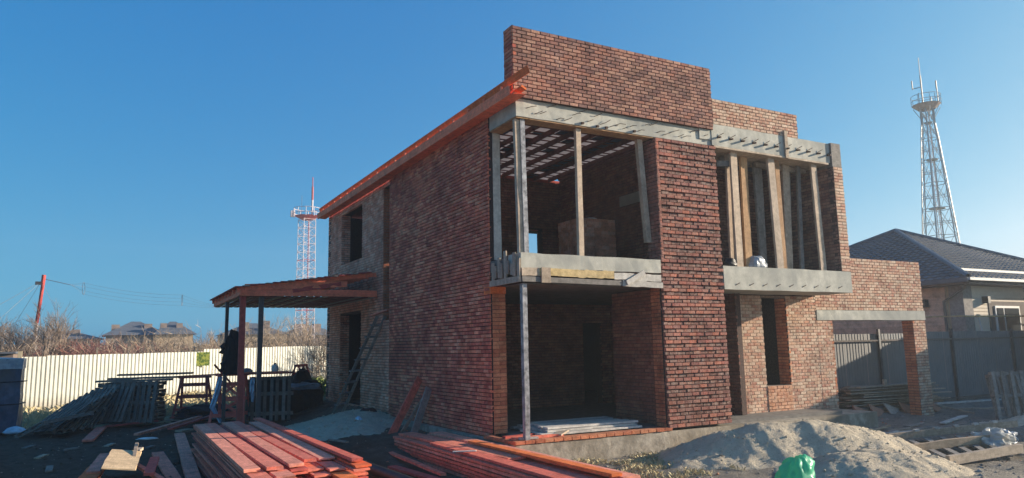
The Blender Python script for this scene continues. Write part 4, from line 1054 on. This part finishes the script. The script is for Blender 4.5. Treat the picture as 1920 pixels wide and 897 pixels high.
# dry grass
def grass(name, n, area, h, mat, seed, label, fz=None):
    rr = random.Random(seed); mb = MB()
    for _ in range(n):
        x = rr.uniform(area[0], area[1]); y = rr.uniform(area[2], area[3])
        if noise.noise(Vector((x*.9, y*.9, seed))) < -.1: continue
        z = gz(x, y) - .02; a = rr.uniform(0, 2*pi); l = h*rr.uniform(.4, 1.1); w = .006 + .006*rr.random(); b = rr.uniform(.1, .9)
        dx, dy = cos(a), sin(a)
        mb.add([(x-dy*w, y+dx*w, z), (x+dy*w, y-dx*w, z), (x+dx*l*b*.5+dy*w*.6, y+dy*l*b*.5-dx*w*.6, z+l*.7), (x+dx*l*b*1.2, y+dy*l*b*1.2, z+l*.9)], [(0,1,2),(0,2,3)])
    return tag(mb.build(name, mat), label, 'grass', None, 'stuff')
grass('dry_grass', 5200, (.2, 3.4, -4.6, -1.6), .13, M['straw'], 3, 'dry yellow grass in front of the terrace plinth')
grass('dry_grass', 16000, (-9, 2, 18, 33), .5, M['straw'], 4, 'dry yellow grass along the foot of the white fence')
grass('dry_grass', 1500, (-11.5, -9, 15, 25), .4, M['straw'], 6, 'dry grass strip between wrapped load and white fence')
M['weeds'] = simple('green_weeds', (.09,.12,.03), (.20,.24,.07), 3, bmp=0)
grass('green_weeds', 900, (-.2, 1.6, 17.5, 24), .8, M['weeds'], 8, 'green weeds between the annex corner and the fence')

# ------------------------------------------------------------------ fences
def rib_sheet(name, p, q, z0, z1, mat, parent, pitch=.2, amp=.055, width=None):
    """one profiled sheet between two points, trapezoidal ribs"""
    p = Vector((p[0], p[1], 0)); q = Vector((q[0], q[1], 0)); L = (q-p).length; d = (q-p)/L; nrm = Vector((d.y, -d.x, 0))
    prof = []; x = 0
    while x < L - 1e-3:
        for (f, a) in ((0,0),(.62,0),(.72,1),(.9,1)):
            xx = x + f*pitch
            if xx < L: prof.append((xx, a))
        x += pitch
    prof.append((L, 0))
    vs = []; fs = []
    for i, (x, a) in enumerate(prof):
        c = p + d*x - nrm*amp*a
        vs += [(c.x, c.y, z0), (c.x, c.y, z1)]
    for i in range(len(prof)-1): fs.append((2*i, 2*i+2, 2*i+3, 2*i+1))
    return MB_add(vs, fs, name, mat, parent)
def MB_add(vs, fs, name, mat, parent):
    mb = MB(); mb.add(vs, fs); o = mb.build(name, mat, parent)
    return o
A = Vector((-11.69, 26.56, 0)); B = Vector((6.2, 35.43, 0))
A0 = Vector((-12.2, 26.3, 0))
WF = empty('white_fence', (0, 0, 0), 'long cream white corrugated metal fence along the left yard', 'fence')
d = (B - A).normalized(); L = (B - A).length; n = int(L/1.2)
rr = random.Random(2)
for i in range(-3, n+8):
    p = A + d*(i*1.2); q = A + d*((i+1)*1.2 - .01)
    zt = 2.0 + .009*i + rr.uniform(-.025,.025)
    if p.x > -3.6: zt += .16
    if i < 0: zt = 1.55
    rib_sheet('sheet', (p.x, p.y), (q.x, q.y), gz(p.x, p.y)-.12, zt, M['fence_white'], WF, .2)
for i in range(0, n+6, 3):
    p = A + d*(i*1.2) + Vector((d.y, -d.x, 0))*-.12
    MB().box(p.x-.04, p.x+.04, p.y-.04, p.y+.04, -.7, 2.15 + (.25 if i % 2 else 0)).build('post', M['raw_wood'], WF)
for z in (.2, 1.4):
    a = A + Vector((-d.y, d.x, 0))*.09; b = B + Vector((-d.y, d.x, 0))*.09; MB().beam((a.x,a.y,z),(b.x,b.y,z),.05,.06).build('rail', M['raw_wood'], WF)
pp = A + d*(-.05) - Vector((-d.y, d.x, 0))*.1
tag(MB().box(pp.x-.08, pp.x+.08, pp.y-.08, pp.y+.08, 1.3, 2.25).build('fence_post', M['cream_wall']), 'pale timber post at the left step of the white fence', 'post')
t = empty('brown_shed', (-14.6, 29.0, -.6), 'small brown shed seen behind the left end of the white fence', 'shed')
MB().box(-1.6, 2.4, 0, 2, 0, 2.75).build('wall', M['soffit'], t)
MB().box(-1.8, 2.5, -.15, 2.2, 2.752, 2.85).build('roof', M['far_roof'], t)
sp = Vector((-3.90, 30.2, 1.45)); 
t = empty('fence_sign', (sp.x, sp.y, sp.z), 'small green and yellow sign hung on the white fence', 'sign')
fs_ = A + d*((Vector((-3.2,0,0)) - A).x/d.x); t.location = (fs_.x, fs_.y - .12, 1.62)
MB().box(-.40, .40, -.02, .02, -.36, .42).build('panel', M['sign_green'], t)
# green sheet material writes no text: too blurred to read in the photograph
# grey fence on the right
GF = empty('grey_fence', (0, 0, 0), 'tall grey corrugated metal fence behind the portal and right yard', 'fence')
x = 11.5; k = 0
while x < 40:
    rib_sheet('sheet', (x, 1.70), (x+1.19, 1.70), -.55 if x > 17 else -.8, 2.28 - (.0 if x > 18 else .05), M['fence_grey'], GF, .16, .012); x += 1.2; k += 1
for x in (12.4, 17.0, 21.6, 26.0, 30.5): MB().box(x-.05, x+.05, 1.60, 1.68, -.8, 2.40).build('post', M['steel_dark'], GF)
for z in (-.35, 1.95): MB().box(11.5, 40, 1.62, 1.67, z, z+.06).build('rail', M['trim'], GF)

# ------------------------------------------------------------------ neighbour house
NB = empty('neighbour_house', (23.56, 1.82, -.6), 'single storey neighbour house with dark tiled hip roof', 'house')
o = NB.location; Wd, Ln, He, Hr = 14.0, 15.1, 5.11, 3.5
def nbp(name, x0,x1,y0,y1,z0,z1, mat, **k): return MB().box(x0,x1,y0,y1,z0,z1).build(name, M[mat], NB, **k)
ins = .75
nbp('wall', ins, Wd-ins, ins, ins+.3, 0, He-.25, 'siding')
nbp('wall', ins, ins+.3, ins+.302, Ln-ins, 0, He-.25, 'cream_wall')
nbp('wall', Wd-ins-.3, Wd-ins, ins+.302, Ln-ins, 0, He-.25, 'siding')
nbp('rear_wall', ins+.302, Wd-ins-.302, Ln-ins-.3, Ln-ins, 0, He-.25, 'siding')
nbp('soffit', 0.02, Wd-.02, .02, Ln-.02, He-.24, He-.16, 'soffit')
nbp('corner_column', ins-.06, ins+.62, ins-.06, ins+.05, 0, He-.26, 'stone_col')
nbp('corner_column', ins-.06, ins-.003, ins+.055, ins+.55, 0, He-.26, 'stone_col')
nbp('brick_panel', ins-.07, ins-.003, 1.45, 9.0, 0, He-.26, 'brick_salmon')
# siding boards and brick rows stand proud as strips
for k in range(24):
    z = 1.2 + k*.15
    if z < He-.45: nbp('siding_board', ins+.66, Wd-ins, ins-.035, ins-.003, z, z+.125, 'siding') if not (1.75 < z < 4.2) else (nbp('siding_board', ins+.66, 2.55, ins-.035, ins-.003, z, z+.125, 'siding'), nbp('siding_board', 5.6, Wd-ins, ins-.035, ins-.003, z, z+.125, 'siding'))
for k in range(40):
    z = 1.5 + k*.1
    if z < He-.4: nbp('brick_row', ins-.095, ins-.072, 1.45, 9.0, z, z+.08, 'brick_salmon')
nbp('window_surround', 2.6, 5.55, ins-.06, ins-.004, 1.9, 4.2, 'trim')
W1 = nbp('window_frame', 3.0, 5.0, ins-.11, ins-.065, 2.0, 4.0, 'pvc')
for (a, b) in ((3.1, 3.62), (3.74, 4.9)): MB().box(a, b, ins-.125, ins-.113, 2.1, 3.9).build('pane', M['glass'], W1)
nbp('wall_lamp', 2.15, 2.35, ins-.30, ins-.04, 4.1, 4.4, 'black_plastic')
nbp('wall_lamp', ins-.35, ins-.1, 2.2, 2.45, 4.0, 4.35, 'black_plastic')
MB().tube([(.05,.1,He-.15),(.35,.35,He-.35),(ins-.12,ins+.75,He-.9),(ins-.12,ins+.75,0)], .06, 8).build('downpipe', M['trim'], NB)
# tiled roof faces: stepped wavy rows
def roof_face(p, q, apex, nrow, name='roof_face', par=None):
    p, q, apex = Vector(p), Vector(q), Vector(apex)
    nrm = (q-p).cross(apex-p).normalized()
    if nrm.z < 0: nrm = -nrm
    vs = []; fs = []
    L = (q-p).length
    for r in range(nrow):
        for e, lift in ((0, .07), (1, .0)):
            t = (r+e)/nrow
            a = p.lerp(apex, t); b = q.lerp(apex, t); ww = (b-a).length
            n_ = max(2, int(ww/.095))
            row = []
            for i in range(n_+1):
                s = i/n_; c = a.lerp(b, s); dist = (c-p).dot((q-p).normalized())
                row.append(c + nrm*(lift + .028*cos(dist*2*pi/.38)))
            if e == 0: r0 = row
            else:
                o0 = len(vs); vs += r0; o1 = len(vs); vs += row
                m0, m1 = len(r0)-1, len(row)-1; i = j = 0
                while i < m0 or j < m1:
                    if j >= m1 or (i < m0 and (i+1)/m0 <= (j+1)/m1): fs.append((o0+i, o0+i+1, o1+j)); i += 1
                    else: fs.append((o0+i, o1+j+1, o1+j)); j += 1
                # riser under the row
                o2 = len(vs); vs += [v - nrm*.07 for v in r0]
                for i in range(m0): fs.append((o2+i, o2+i+1, o0+i+1, o0+i))
    mb = MB(); mb.add(vs, fs); return mb.build(name, M['roof_tile'], par)
ap = (Wd/2, Ln/2, He+Hr)
roof_face((0,0,He), (Wd,0,He), ap, 24, par=NB); roof_face((0,Ln,He), (0,0,He), ap, 24, par=NB)
roof_face((Wd,0,He), (Wd,Ln,He), ap, 24, par=NB); roof_face((Wd,Ln,He), (0,Ln,He), ap, 24, par=NB)
for c in ((0,0),(Wd,0),(0,Ln),(Wd,Ln)):
    MB().tube([(c[0],c[1],He+.08),(ap[0],ap[1],ap[2]+.08)], .11, 6).build('ridge_cap', M['roof_tile'], NB)
MB().box(-.12, Wd+.1, -.14, -.02, He-.10, He+.01).build('gutter', M['gutter'], NB)
MB().box(-.14, -.02, -.02, Ln, He-.16, He+.02).build('gutter', M['roof_tile'], NB)
MB().box(.9, Wd-1, .75, .80, He+.42, He+.52).build('snow_guard', M['gutter'], NB)
# yellow gas pipe along the neighbour wall
GP = empty('gas_pipe', (23.4, 1.85, 2.2), 'yellow gas pipe crossing the neighbour wall above the fence', 'pipe')
MB().tube([(-.0,2.0,.75),(-.0,.25,.72),(.3,.2,.70),(14,.2,.78)], .035, 6).build('pipe', M['form_yellow'], GP)
MB().tube([(1.0,.2,.7),(1.1,.1,-.6)], .04, 6).build('riser', M['gutter'], GP)
blob('valve', (.8,.1,.66), (.14,.08,.09), M['form_yellow'], 2, None, None, parent=GP)
NB2 = empty('far_house', (46, 9.5, -.6), 'dark tiled roof of a second house at the right edge', 'house')
roof_face((0,0,6.2), (14,0,6.2), (7,7,9.0), 14, par=NB2); roof_face((0,14,6.2), (0,0,6.2), (7,7,9.0), 14, par=NB2)
MB().box(.6, 13.4, .6, 13.4, 0, 6.1).build('wall', M['siding'], NB2)
# unseen building added right of the frame to cast the long yard shadow
GG = empty('yard_shade_block', (26.6, -9.6, -.6), 'plain block added right of the yard beyond the frame to cast shadow', 'shade block')
MB().box(0, 6, 0, 10.6, 0, 4.5).build('wall', M['cream_wall'], GG)
MB().box(-.2, 6.2, -.2, 10.75, 4.502, 4.75).build('roof', M['far_roof'], GG)
MB().box(-.05, -.004, 1.2, 4.2, 0, 2.6).build('shade_block_door', M['trim'], GG)

# ------------------------------------------------------------------ lattice towers
_st = {}
def strut(name, p, q, r, mat, parent):
    k = mat.name
    if k not in _st:
        me = MB().tube([(0,0,-.5),(0,0,.5)], 1.0, 4).mesh('strut'); me.materials.append(mat); _st[k] = me
    p = Vector(p); q = Vector(q); d = q-p
    o = bpy.data.objects.new(name, _st[k]); COL.objects.link(o); o.parent = parent
    o.matrix_basis = Matrix.Translation((p+q)/2) @ d.to_track_quat('Z','Y').to_matrix().to_4x4() @ Matrix.Diagonal((r, r, d.length, 1))
    return o
TR = empty('radio_tower', (69.75, 29.75, -1), 'tall grey lattice tower with antenna platform behind the neighbour house', 'tower')
Ht = 28.0
def ring(z, n=6):
    t = z/Ht; R = 2.85*(1-t) + .62*t
    if z > Ht-2: R = .70
    return [Vector((R*cos(2*pi*k/n + .35), R*sin(2*pi*k/n + .35), z)) for k in range(n)]
lv = [0, 3.6, 7.2, 10.6, 13.8, 16.8, 19.6, 22.2, 24.6, 26.4, 28.0]
for a, b in zip(lv[:-1], lv[1:]):
    r0, r1 = ring(a), ring(b)
    for k in range(6):
        strut('leg', r0[k], r1[k], .07, M['steel_grey'], TR)
        strut('girt', r1[k], r1[(k+1)%6], .035, M['steel_grey'], TR)
        mdp = (r0[k] + r0[(k+1)%6] + r1[k] + r1[(k+1)%6])/4
        strut('girt', (r0[k]+r1[k])/2, (r0[(k+1)%6]+r1[(k+1)%6])/2, .022, M['steel_grey'], TR)
        strut('brace', r0[k]*.5, r1[(k+2)%6]*.5 + Vector((0,0,r1[k].z*.5)), .02, M['steel_grey'], TR) if False else strut('brace', (r0[k]+r1[k])/2, Vector((0,0,(r0[k].z+r1[k].z)/2)), .02, M['steel_grey'], TR)
        strut('brace', r0[k], r1[(k+1)%6], .028, M['steel_grey'], TR); strut('brace', r0[(k+1)%6], r1[k], .028, M['steel_grey'], TR)
for b in lv[1:-1:2]:
    MB().tube([(0,0,b),(0,0,b+.08)], (2.85*(1-b/Ht)+.62*b/Ht)*.55, 8, True).build('landing', M['steel_grey'], TR)
for s in (-.25,.25): MB().tube([(s,0,0),(s,0,Ht)], .05, 4).build('ladder_rail', M['steel_white'], TR)
MB().tube([(0,0,Ht),(0,0,Ht+.5)], [.9,1.45], 12, True).build('platform', M['far_chimney'], TR)
for z in (.95, 1.5):
    MB().tube([(1.48*cos(2*pi*k/16),1.48*sin(2*pi*k/16),Ht+z) for k in range(17)], .03, 4).build('handrail', M['steel_grey'], TR)
for k in range(8):
    a = 2*pi*k/8; strut('baluster', (1.48*cos(a),1.48*sin(a),Ht+.4), (1.48*cos(a),1.48*sin(a),Ht+1.5), .03, M['steel_grey'], TR)
    strut('bracket', (.7*cos(a),.7*sin(a),Ht-1.0), (1.35*cos(a),1.35*sin(a),Ht+.1), .035, M['steel_grey'], TR)
R3 = Vector((right.x, right.y, 0)).normalized()
def ant(off, z0, z1, r, nm='antenna', mt='steel_dark'):
    p = R3*off; MB().tube([(p.x,p.y,Ht+z0),(p.x,p.y,Ht+z1)], r, 5).build(nm, M[mt], TR)
ant(-.35, .5, 3.9, .085); ant(-.35, 3.9, 6.0, .04); ant(-1.35, 2.3, 3.3, .07); ant(-.75, .5, 1.9, .04); ant(1.35, .5, 2.9, .06); ant(1.32, 2.4, 3.3, .085); ant(1.05, .5, 1.9, .03); ant(.6, .5, 1.4, .06)
strut('antenna_arm', R3*-1.35 + Vector((0,0,Ht+2.35)), R3*-.35 + Vector((0,0,Ht+2.6)), .04, M['steel_dark'], TR)
# red and white tower on the left
TL = empty('lattice_tower', (18.9, 101.4, -1), 'slim red and white lattice mast with round platform at the left', 'tower')
hh = 23.9; wv = 2.0/2
cs = [Vector((wv*a, wv*b, 0)) for a, b in ((-1,-1),(1,-1),(1,1),(-1,1))]
rot = Matrix.Rotation(.25, 3, 'Z'); cs = [rot @ c for c in cs]
nlv = 18
for i in range(nlv):
    z0 = hh*i/nlv; z1 = hh*(i+1)/nlv; s0 = 1.12 - .12*i/nlv; s1 = 1.12 - .12*(i+1)/nlv
    mt = M['steel_white'] if (i // 3) % 2 == 0 or i < 12 else M['steel_white']
    for k in range(4):
        a = cs[k]*s0 + Vector((0,0,z0)); b = cs[k]*s1 + Vector((0,0,z1)); a2 = cs[(k+1)%4]*s0 + Vector((0,0,z0)); b2 = cs[(k+1)%4]*s1 + Vector((0,0,z1))
        strut('leg', a, b, .05, M['steel_white'], TL); strut('brace', a, b2, .026, mt, TL); strut('brace', a2, b, .026, mt, TL); strut('girt', b, b2, .035, M['steel_red'] if i % 6 == 0 else mt, TL)
MB().tube([(.2,-.3,0),(.2,-.3,hh)], .06, 5).build('cable_duct', M['steel_red'], TL)
MB().tube([(0,0,hh),(0,0,hh+.55)], [.9,2.0], 10, True).build('platform', M['steel_red'], TL)
for z in (1.0, 1.8): MB().tube([(2.1*cos(2*pi*k/16),2.1*sin(2*pi*k/16),hh+z) for k in range(17)], .05, 4).build('handrail', M['steel_white'], TL)
for k in range(10):
    a = 2*pi*k/10; strut('baluster', (2.1*cos(a),2.1*sin(a),hh+.4), (2.1*cos(a),2.1*sin(a),hh+1.8), .05, M['steel_white'], TL)
MB().box(-.3+R3.x*-2.35, .3+R3.x*-2.35, R3.y*-2.35-.3, R3.y*-2.35+.3, hh+.5, hh+1.5).build('dish', M['steel_white'], TL)
MB().box(-.25+R3.x*2.3, .25+R3.x*2.3, R3.y*2.3-.3, R3.y*2.3+.3, hh+.5, hh+1.5).build('dish', M['steel_white'], TL)
pm = R3*.8
MB().tube([(pm.x,pm.y,hh+.5),(pm.x,pm.y,hh+3.2)], .16, 8).build('mast_base', M['steel_white'], TL)
MB().tube([(pm.x,pm.y,hh+3.2),(pm.x,pm.y,hh+5.4)], .16, 8).build('mast_middle', M['steel_red'], TL)
MB().tube([(pm.x,pm.y,hh+5.4),(pm.x,pm.y,hh+7.0)], .07, 8, True).build('mast_tip', M['steel_red'], TL)
pm = R3*-.9; MB().tube([(pm.x,pm.y,hh),(pm.x,pm.y,hh+4)], .03, 4).build('whip', M['wire'], TL)

# red and white leaning pole with cage antenna
PL = empty('antenna_pole', (-13.16, 54.2, -1), 'leaning red and white pole carrying overhead wires behind the fence', 'pole')
MB().tube([(-.1,0,0),(-.05,0,5.6)], .11, 8).build('lower_section', M['steel_white'], PL)
MB().tube([(-.05,0,5.6),(.18,0,8.8)], .13, 8).build('upper_section', M['steel_red'], PL)
MB().tube([(.16,0,8.8),(.2,0,9.5)], .15, 8, True).build('pole_head', M['steel_red'], PL)
MB().box(-.35, .1, -.15, .15, 8.7, 8.95).build('insulator', M['steel_dark'], PL)
CA = empty('cage_antenna', (-13, 54.2, 8), 'thin wire cage antenna strung from the pole to the mast', 'antenna')
co = Vector(CA.location)
def wire_(p, q, sag=0, r=.022, nm='wire'):
    p = Vector(p)-co; q = Vector(q)-co; pts = []
    for i in range(9):
        t = i/8; c = p.lerp(q, t); c.z -= sag*4*t*(1-t); pts.append(c)
    MB().tube(pts, r, 3).build(nm, M['wire'], CA)
pa, pb2 = Vector((-13.0,54.24,8.2)), Vector((1.6,59.9,6.3))
r1c, r2c = Vector((-10.15,55.39,7.55)), Vector((-2.3,58.2,6.85))
for k in range(4):
    a = pi/2*k + .4
    o1 = r1c + Vector((.1*cos(a), .5*cos(a), .5*sin(a))); o2 = r2c + Vector((.1*cos(a), .5*cos(a), .5*sin(a)))
    wire_(o1, o2, .25, .010); wire_(o1, r1c + Vector((-.9,-.35,.25)), 0, .010); wire_(o2, pb2, 0.1, .009)
wire_(pa, r1c + Vector((-.9,-.35,.25)), 0, .03)
for c in (r1c, r2c):
    c2 = c - co; MB().tube([(c2.x+.08*cos(2*pi*k/12), c2.y+.52*cos(2*pi*k/12), c2.z+.52*sin(2*pi*k/12)) for k in range(13)], .022, 3).build('spreader_ring', M['wire'], CA)
for q in ((-22, 52, 1.5), (-19, 50, .5), (-9.5, 52, 1.0), (-17, 60, 1)): wire_((-13.1,54.2,8.0), q, .1, .016, 'guy_wire')

# ------------------------------------------------------------------ far buildings
def far_house(name, c, sx, sy, he, hr, label, chim, wallm='far_wall', wins=0):
    t = empty(name, c, label, 'building'); MB().box(0,sx,0,sy,0,he).build('wall', M[wallm], t)
    mb = MB(); e = .5; i = min(sx, sy)*.42
    mb.add([(-e,-e,he),(sx+e,-e,he),(sx+e,sy+e,he),(-e,sy+e,he),(i,sy/2,he+hr),(sx-i,sy/2,he+hr)], [(0,1,5,4),(1,2,5),(2,3,4,5),(3,0,4),(3,2,1,0)]); r = mb.build('roof', M['far_roof'], t)
    for (x, y, h, w) in chim: MB().box(x, x+w, y, y+.9, he+.2, he+hr*.6+h).build('chimney', M['far_chimney'], r)
    for k in range(wins):
        x = 1 + k*(sx-2)/max(1,wins)
        MB().box(x, x+1.1, -.06, -.003, he-2.2, he-.7).build('window', M['glass'], t)
    return t
far_house('far_building', (-2.6, 93.5, -1), 4.6, 9, 5.5, 1.9, 'tan building with grey hip roof behind the brush', [(.6,2,.45,.8),(2.6,2,.45,.8)])
far_house('far_building', (-8.5, 96, -1), 7.2, 9, 5.5, 2.0, 'long dark roofed building left of the tan one', [(.6,2,.3,1.0),(4.6,2,.4,1.0)], 'far_chimney')
far_house('far_building', (-17.5, 98, -1), 8.3, 9, 5.1, 1.2, 'low brown roofed building at the far left behind trees', [(2,2,.6,.9),(5,2,.6,.9)], 'far_chimney')
far_house('far_building', (7.5, 103, -1), 9.0, 10, 5.6, 1.9, 'grey roofed building seen under the canopy', [(2.4,1,.8,1.0),(5.4,1,1.0,1.2)])
far_house('far_building', (17.2, 104, -1), 8.0, 10, 5.4, 1.8, 'roofed building behind bare trees near the annex', [(1,1,.8,1.8),(4,1,.8,1.2)], 'far_chimney')

# ------------------------------------------------------------------ bare trees and brush
def tree_mesh(seed, hgt, spread, levels=5, r0=.09, stems=1):
    rr = random.Random(seed); mb = MB()
    def grow(p, d, l, r, lv):
        n = 3 if lv > 1 else 2; pts = [p]; rs = [r]
        for i in range(n):
            d = (d + Vector((rr.uniform(-1,1), rr.uniform(-1,1), rr.uniform(-.25,.55)))*.16).normalized(); p = p + d*l/n; pts.append(p); rs.append(r*(1-.4*(i+1)/n))
        mb.tube(pts, rs, 5 if lv > 3 else 3)
        if lv == 0: return
        for k in range(rr.choice((3,4,4)) if lv > 1 else 3):
            t = rr.uniform(.35, 1.0); q = pts[0].lerp(pts[-1], t) if t < .95 else pts[-1]
            ax = Vector((rr.uniform(-1,1), rr.uniform(-1,1), rr.uniform(-.1,.9))).normalized()
            nd = (d*(1.0) + ax*spread).normalized()
            grow(q, nd, l*rr.uniform(.55,.78), r*.55, lv-1)
    for s in range(stems):
        grow(Vector((rr.uniform(-.2,.2)*stems*.5, rr.uniform(-.2,.2)*stems*.5, 0)), Vector((rr.uniform(-.25,.25), rr.uniform(-.25,.25), 1)).normalized(), hgt*.42, r0, levels)
    return mb
tm = [tree_mesh(1, 5.4, .95, 5, .11).mesh('bare_crown'), tree_mesh(2, 5.0, 1.1, 5, .09, 2).mesh('bare_crown'), tree_mesh(3, 4.6, .9, 4, .06, 3).mesh('bare_crown'), tree_mesh(8, 6.0, .6, 4, .06, 2).mesh('bare_crown')]
rr = random.Random(5)
NT = 0
def plant(mi, x, y, s, mat, label, grp, nm='bare_tree'):
    t = empty(nm, (x, y, -.9), label, 'tree', grp, rr.uniform(0, 6.28)); t.scale = (s, s, s*rr.uniform(.9,1.1))
    me = tm[mi].copy(); me.materials.clear(); me.materials.append(mat)
    c = bpy.data.objects.new('crown', me); COL.objects.link(c); c.parent = t
    k = bpy.data.objects.new('trunk', trunk_me); COL.objects.link(k); k.parent = t; k.scale = (s,s,1)
trunk_me = MB().tube([(0,0,-.3),(.03,0,.8),(0,.02,1.8)], [.13,.11,.08], 7).mesh('trunk'); trunk_me.materials.append(M['bark'])
def at(px, dist):
    """ground position in viewing azimuth px at a horizontal distance, used to lay the wood out along the fence"""
    v = right*((px-960)/F_PX) + fwd; v.z = 0; v.normalize(); return CAM.x + v.x*dist, CAM.y + v.y*dist
specs = []
for px, dist, s, mi in ((98,50,1.25,0),(128,53,1.15,0),(60,56,1.1,1),(20,52,1.2,1),(0,58,1.2,0),(150,60,1.0,1),(-30,54,1.2,0),(185,66,.95,2),(225,70,.9,1),(-60,60,1.2,0)):
    specs.append((px, dist, s, mi, 'bark', 'tall bare tree with spreading twigs at far left', 'bare trees at the far left'))
for px in range(240, 470, 24):
    specs.append((px + rr.uniform(-8,8), rr.uniform(55,80), rr.uniform(.6,.85), rr.choice((1,2)), 'twig', 'low bare tree in the brown thicket behind the fence', 'bare trees in the thicket'))
for px in (410, 430, 455, 475, 500, 520, 545, 565, 585, 605, 625):
    specs.append((px, rr.uniform(58,74), rr.uniform(.95,1.25), rr.choice((2,3)), 'twig', 'thin upright bare tree seen beneath the canopy', 'bare trees beneath the canopy'))
for px in (572, 590, 604): specs.append((px, 52, .82, 3, 'bark', 'slender tall bare tree close to the annex corner', 'slender trees by the annex corner'))
cnt = {}
ORDN = ['first','second','third','fourth','fifth','sixth','seventh','eighth','ninth','tenth','eleventh','twelfth']
for (px, dist, s, mi, mk, lab, grp) in sorted(specs):
    cnt[grp] = cnt.get(grp, -1) + 1
    x, y = at(px, dist); plant(mi, x, y, s, M[mk], lab + ', ' + ORDN[cnt[grp]] + ' from left', grp)
def brush(name, n, px0, px1, d0, d1, h, mat, seed, label):
    rr = random.Random(seed); mb = MB()
    for _ in range(n):
        x, y = at(rr.uniform(px0, px1), rr.uniform(d0, d1)); b = Vector((x, y, -1.0))
        hh_ = h*rr.uniform(.45, 1.0)**1.3*(1 + .75*noise.noise(Vector((x*.16, y*.16, seed))))
        lean = Vector((rr.uniform(-.35,.35), rr.uniform(-.35,.35), 1)).normalized()
        p1 = b + lean*hh_*.5; p2 = b + lean*hh_*.8 + Vector((rr.uniform(-.4,.4), rr.uniform(-.4,.4), hh_*.1))
        mb.tube([b, p1, p2], [.035,.028,.010], 3)
        for k in range(5):
            t = rr.uniform(.2, 1); q = b.lerp(p2, t); e = q + Vector((rr.uniform(-.7,.7), rr.uniform(-.7,.7), rr.uniform(.1,.8)))
            mb.tube([q, e], [.018,.007], 3)
            mb.tube([q.lerp(e,.5), q.lerp(e,.5) + Vector((rr.uniform(-.4,.4), rr.uniform(-.4,.4), rr.uniform(.0,.5)))], [.012,.006], 3)
    return tag(mb.build(name, mat), label, 'thicket', None, 'stuff')
brush('thicket', 5200, -80, 700, 50, 80, 4.3, M['twig'], 1, 'dense brown leafless thicket behind the white fence')
brush('thicket', 2200, 30, 420, 48, 56, 3.3, M['twig_red'], 2, 'low reddish leafless thicket right behind the white fence')

# ------------------------------------------------------------------ thin haze volume, added to imitate lens glare and lift the shade
hm = bpy.data.materials.new('lens_glare_haze'); hm.use_nodes = True; hn = hm.node_tree; hn.nodes.remove(hn.nodes['Principled BSDF'])
pv = hn.nodes.new('ShaderNodeVolumePrincipled'); pv.inputs['Color'].default_value = (.80,.90,1,1); pv.inputs['Density'].default_value = .0012; pv.inputs['Anisotropy'].default_value = .4
hn.links.new(pv.outputs[0], hn.nodes['Material Output'].inputs['Volume'])
hz = MB().box(-262, 262, -262, 262, -4.5, 38).build('glare_haze', hm, kind='stuff')
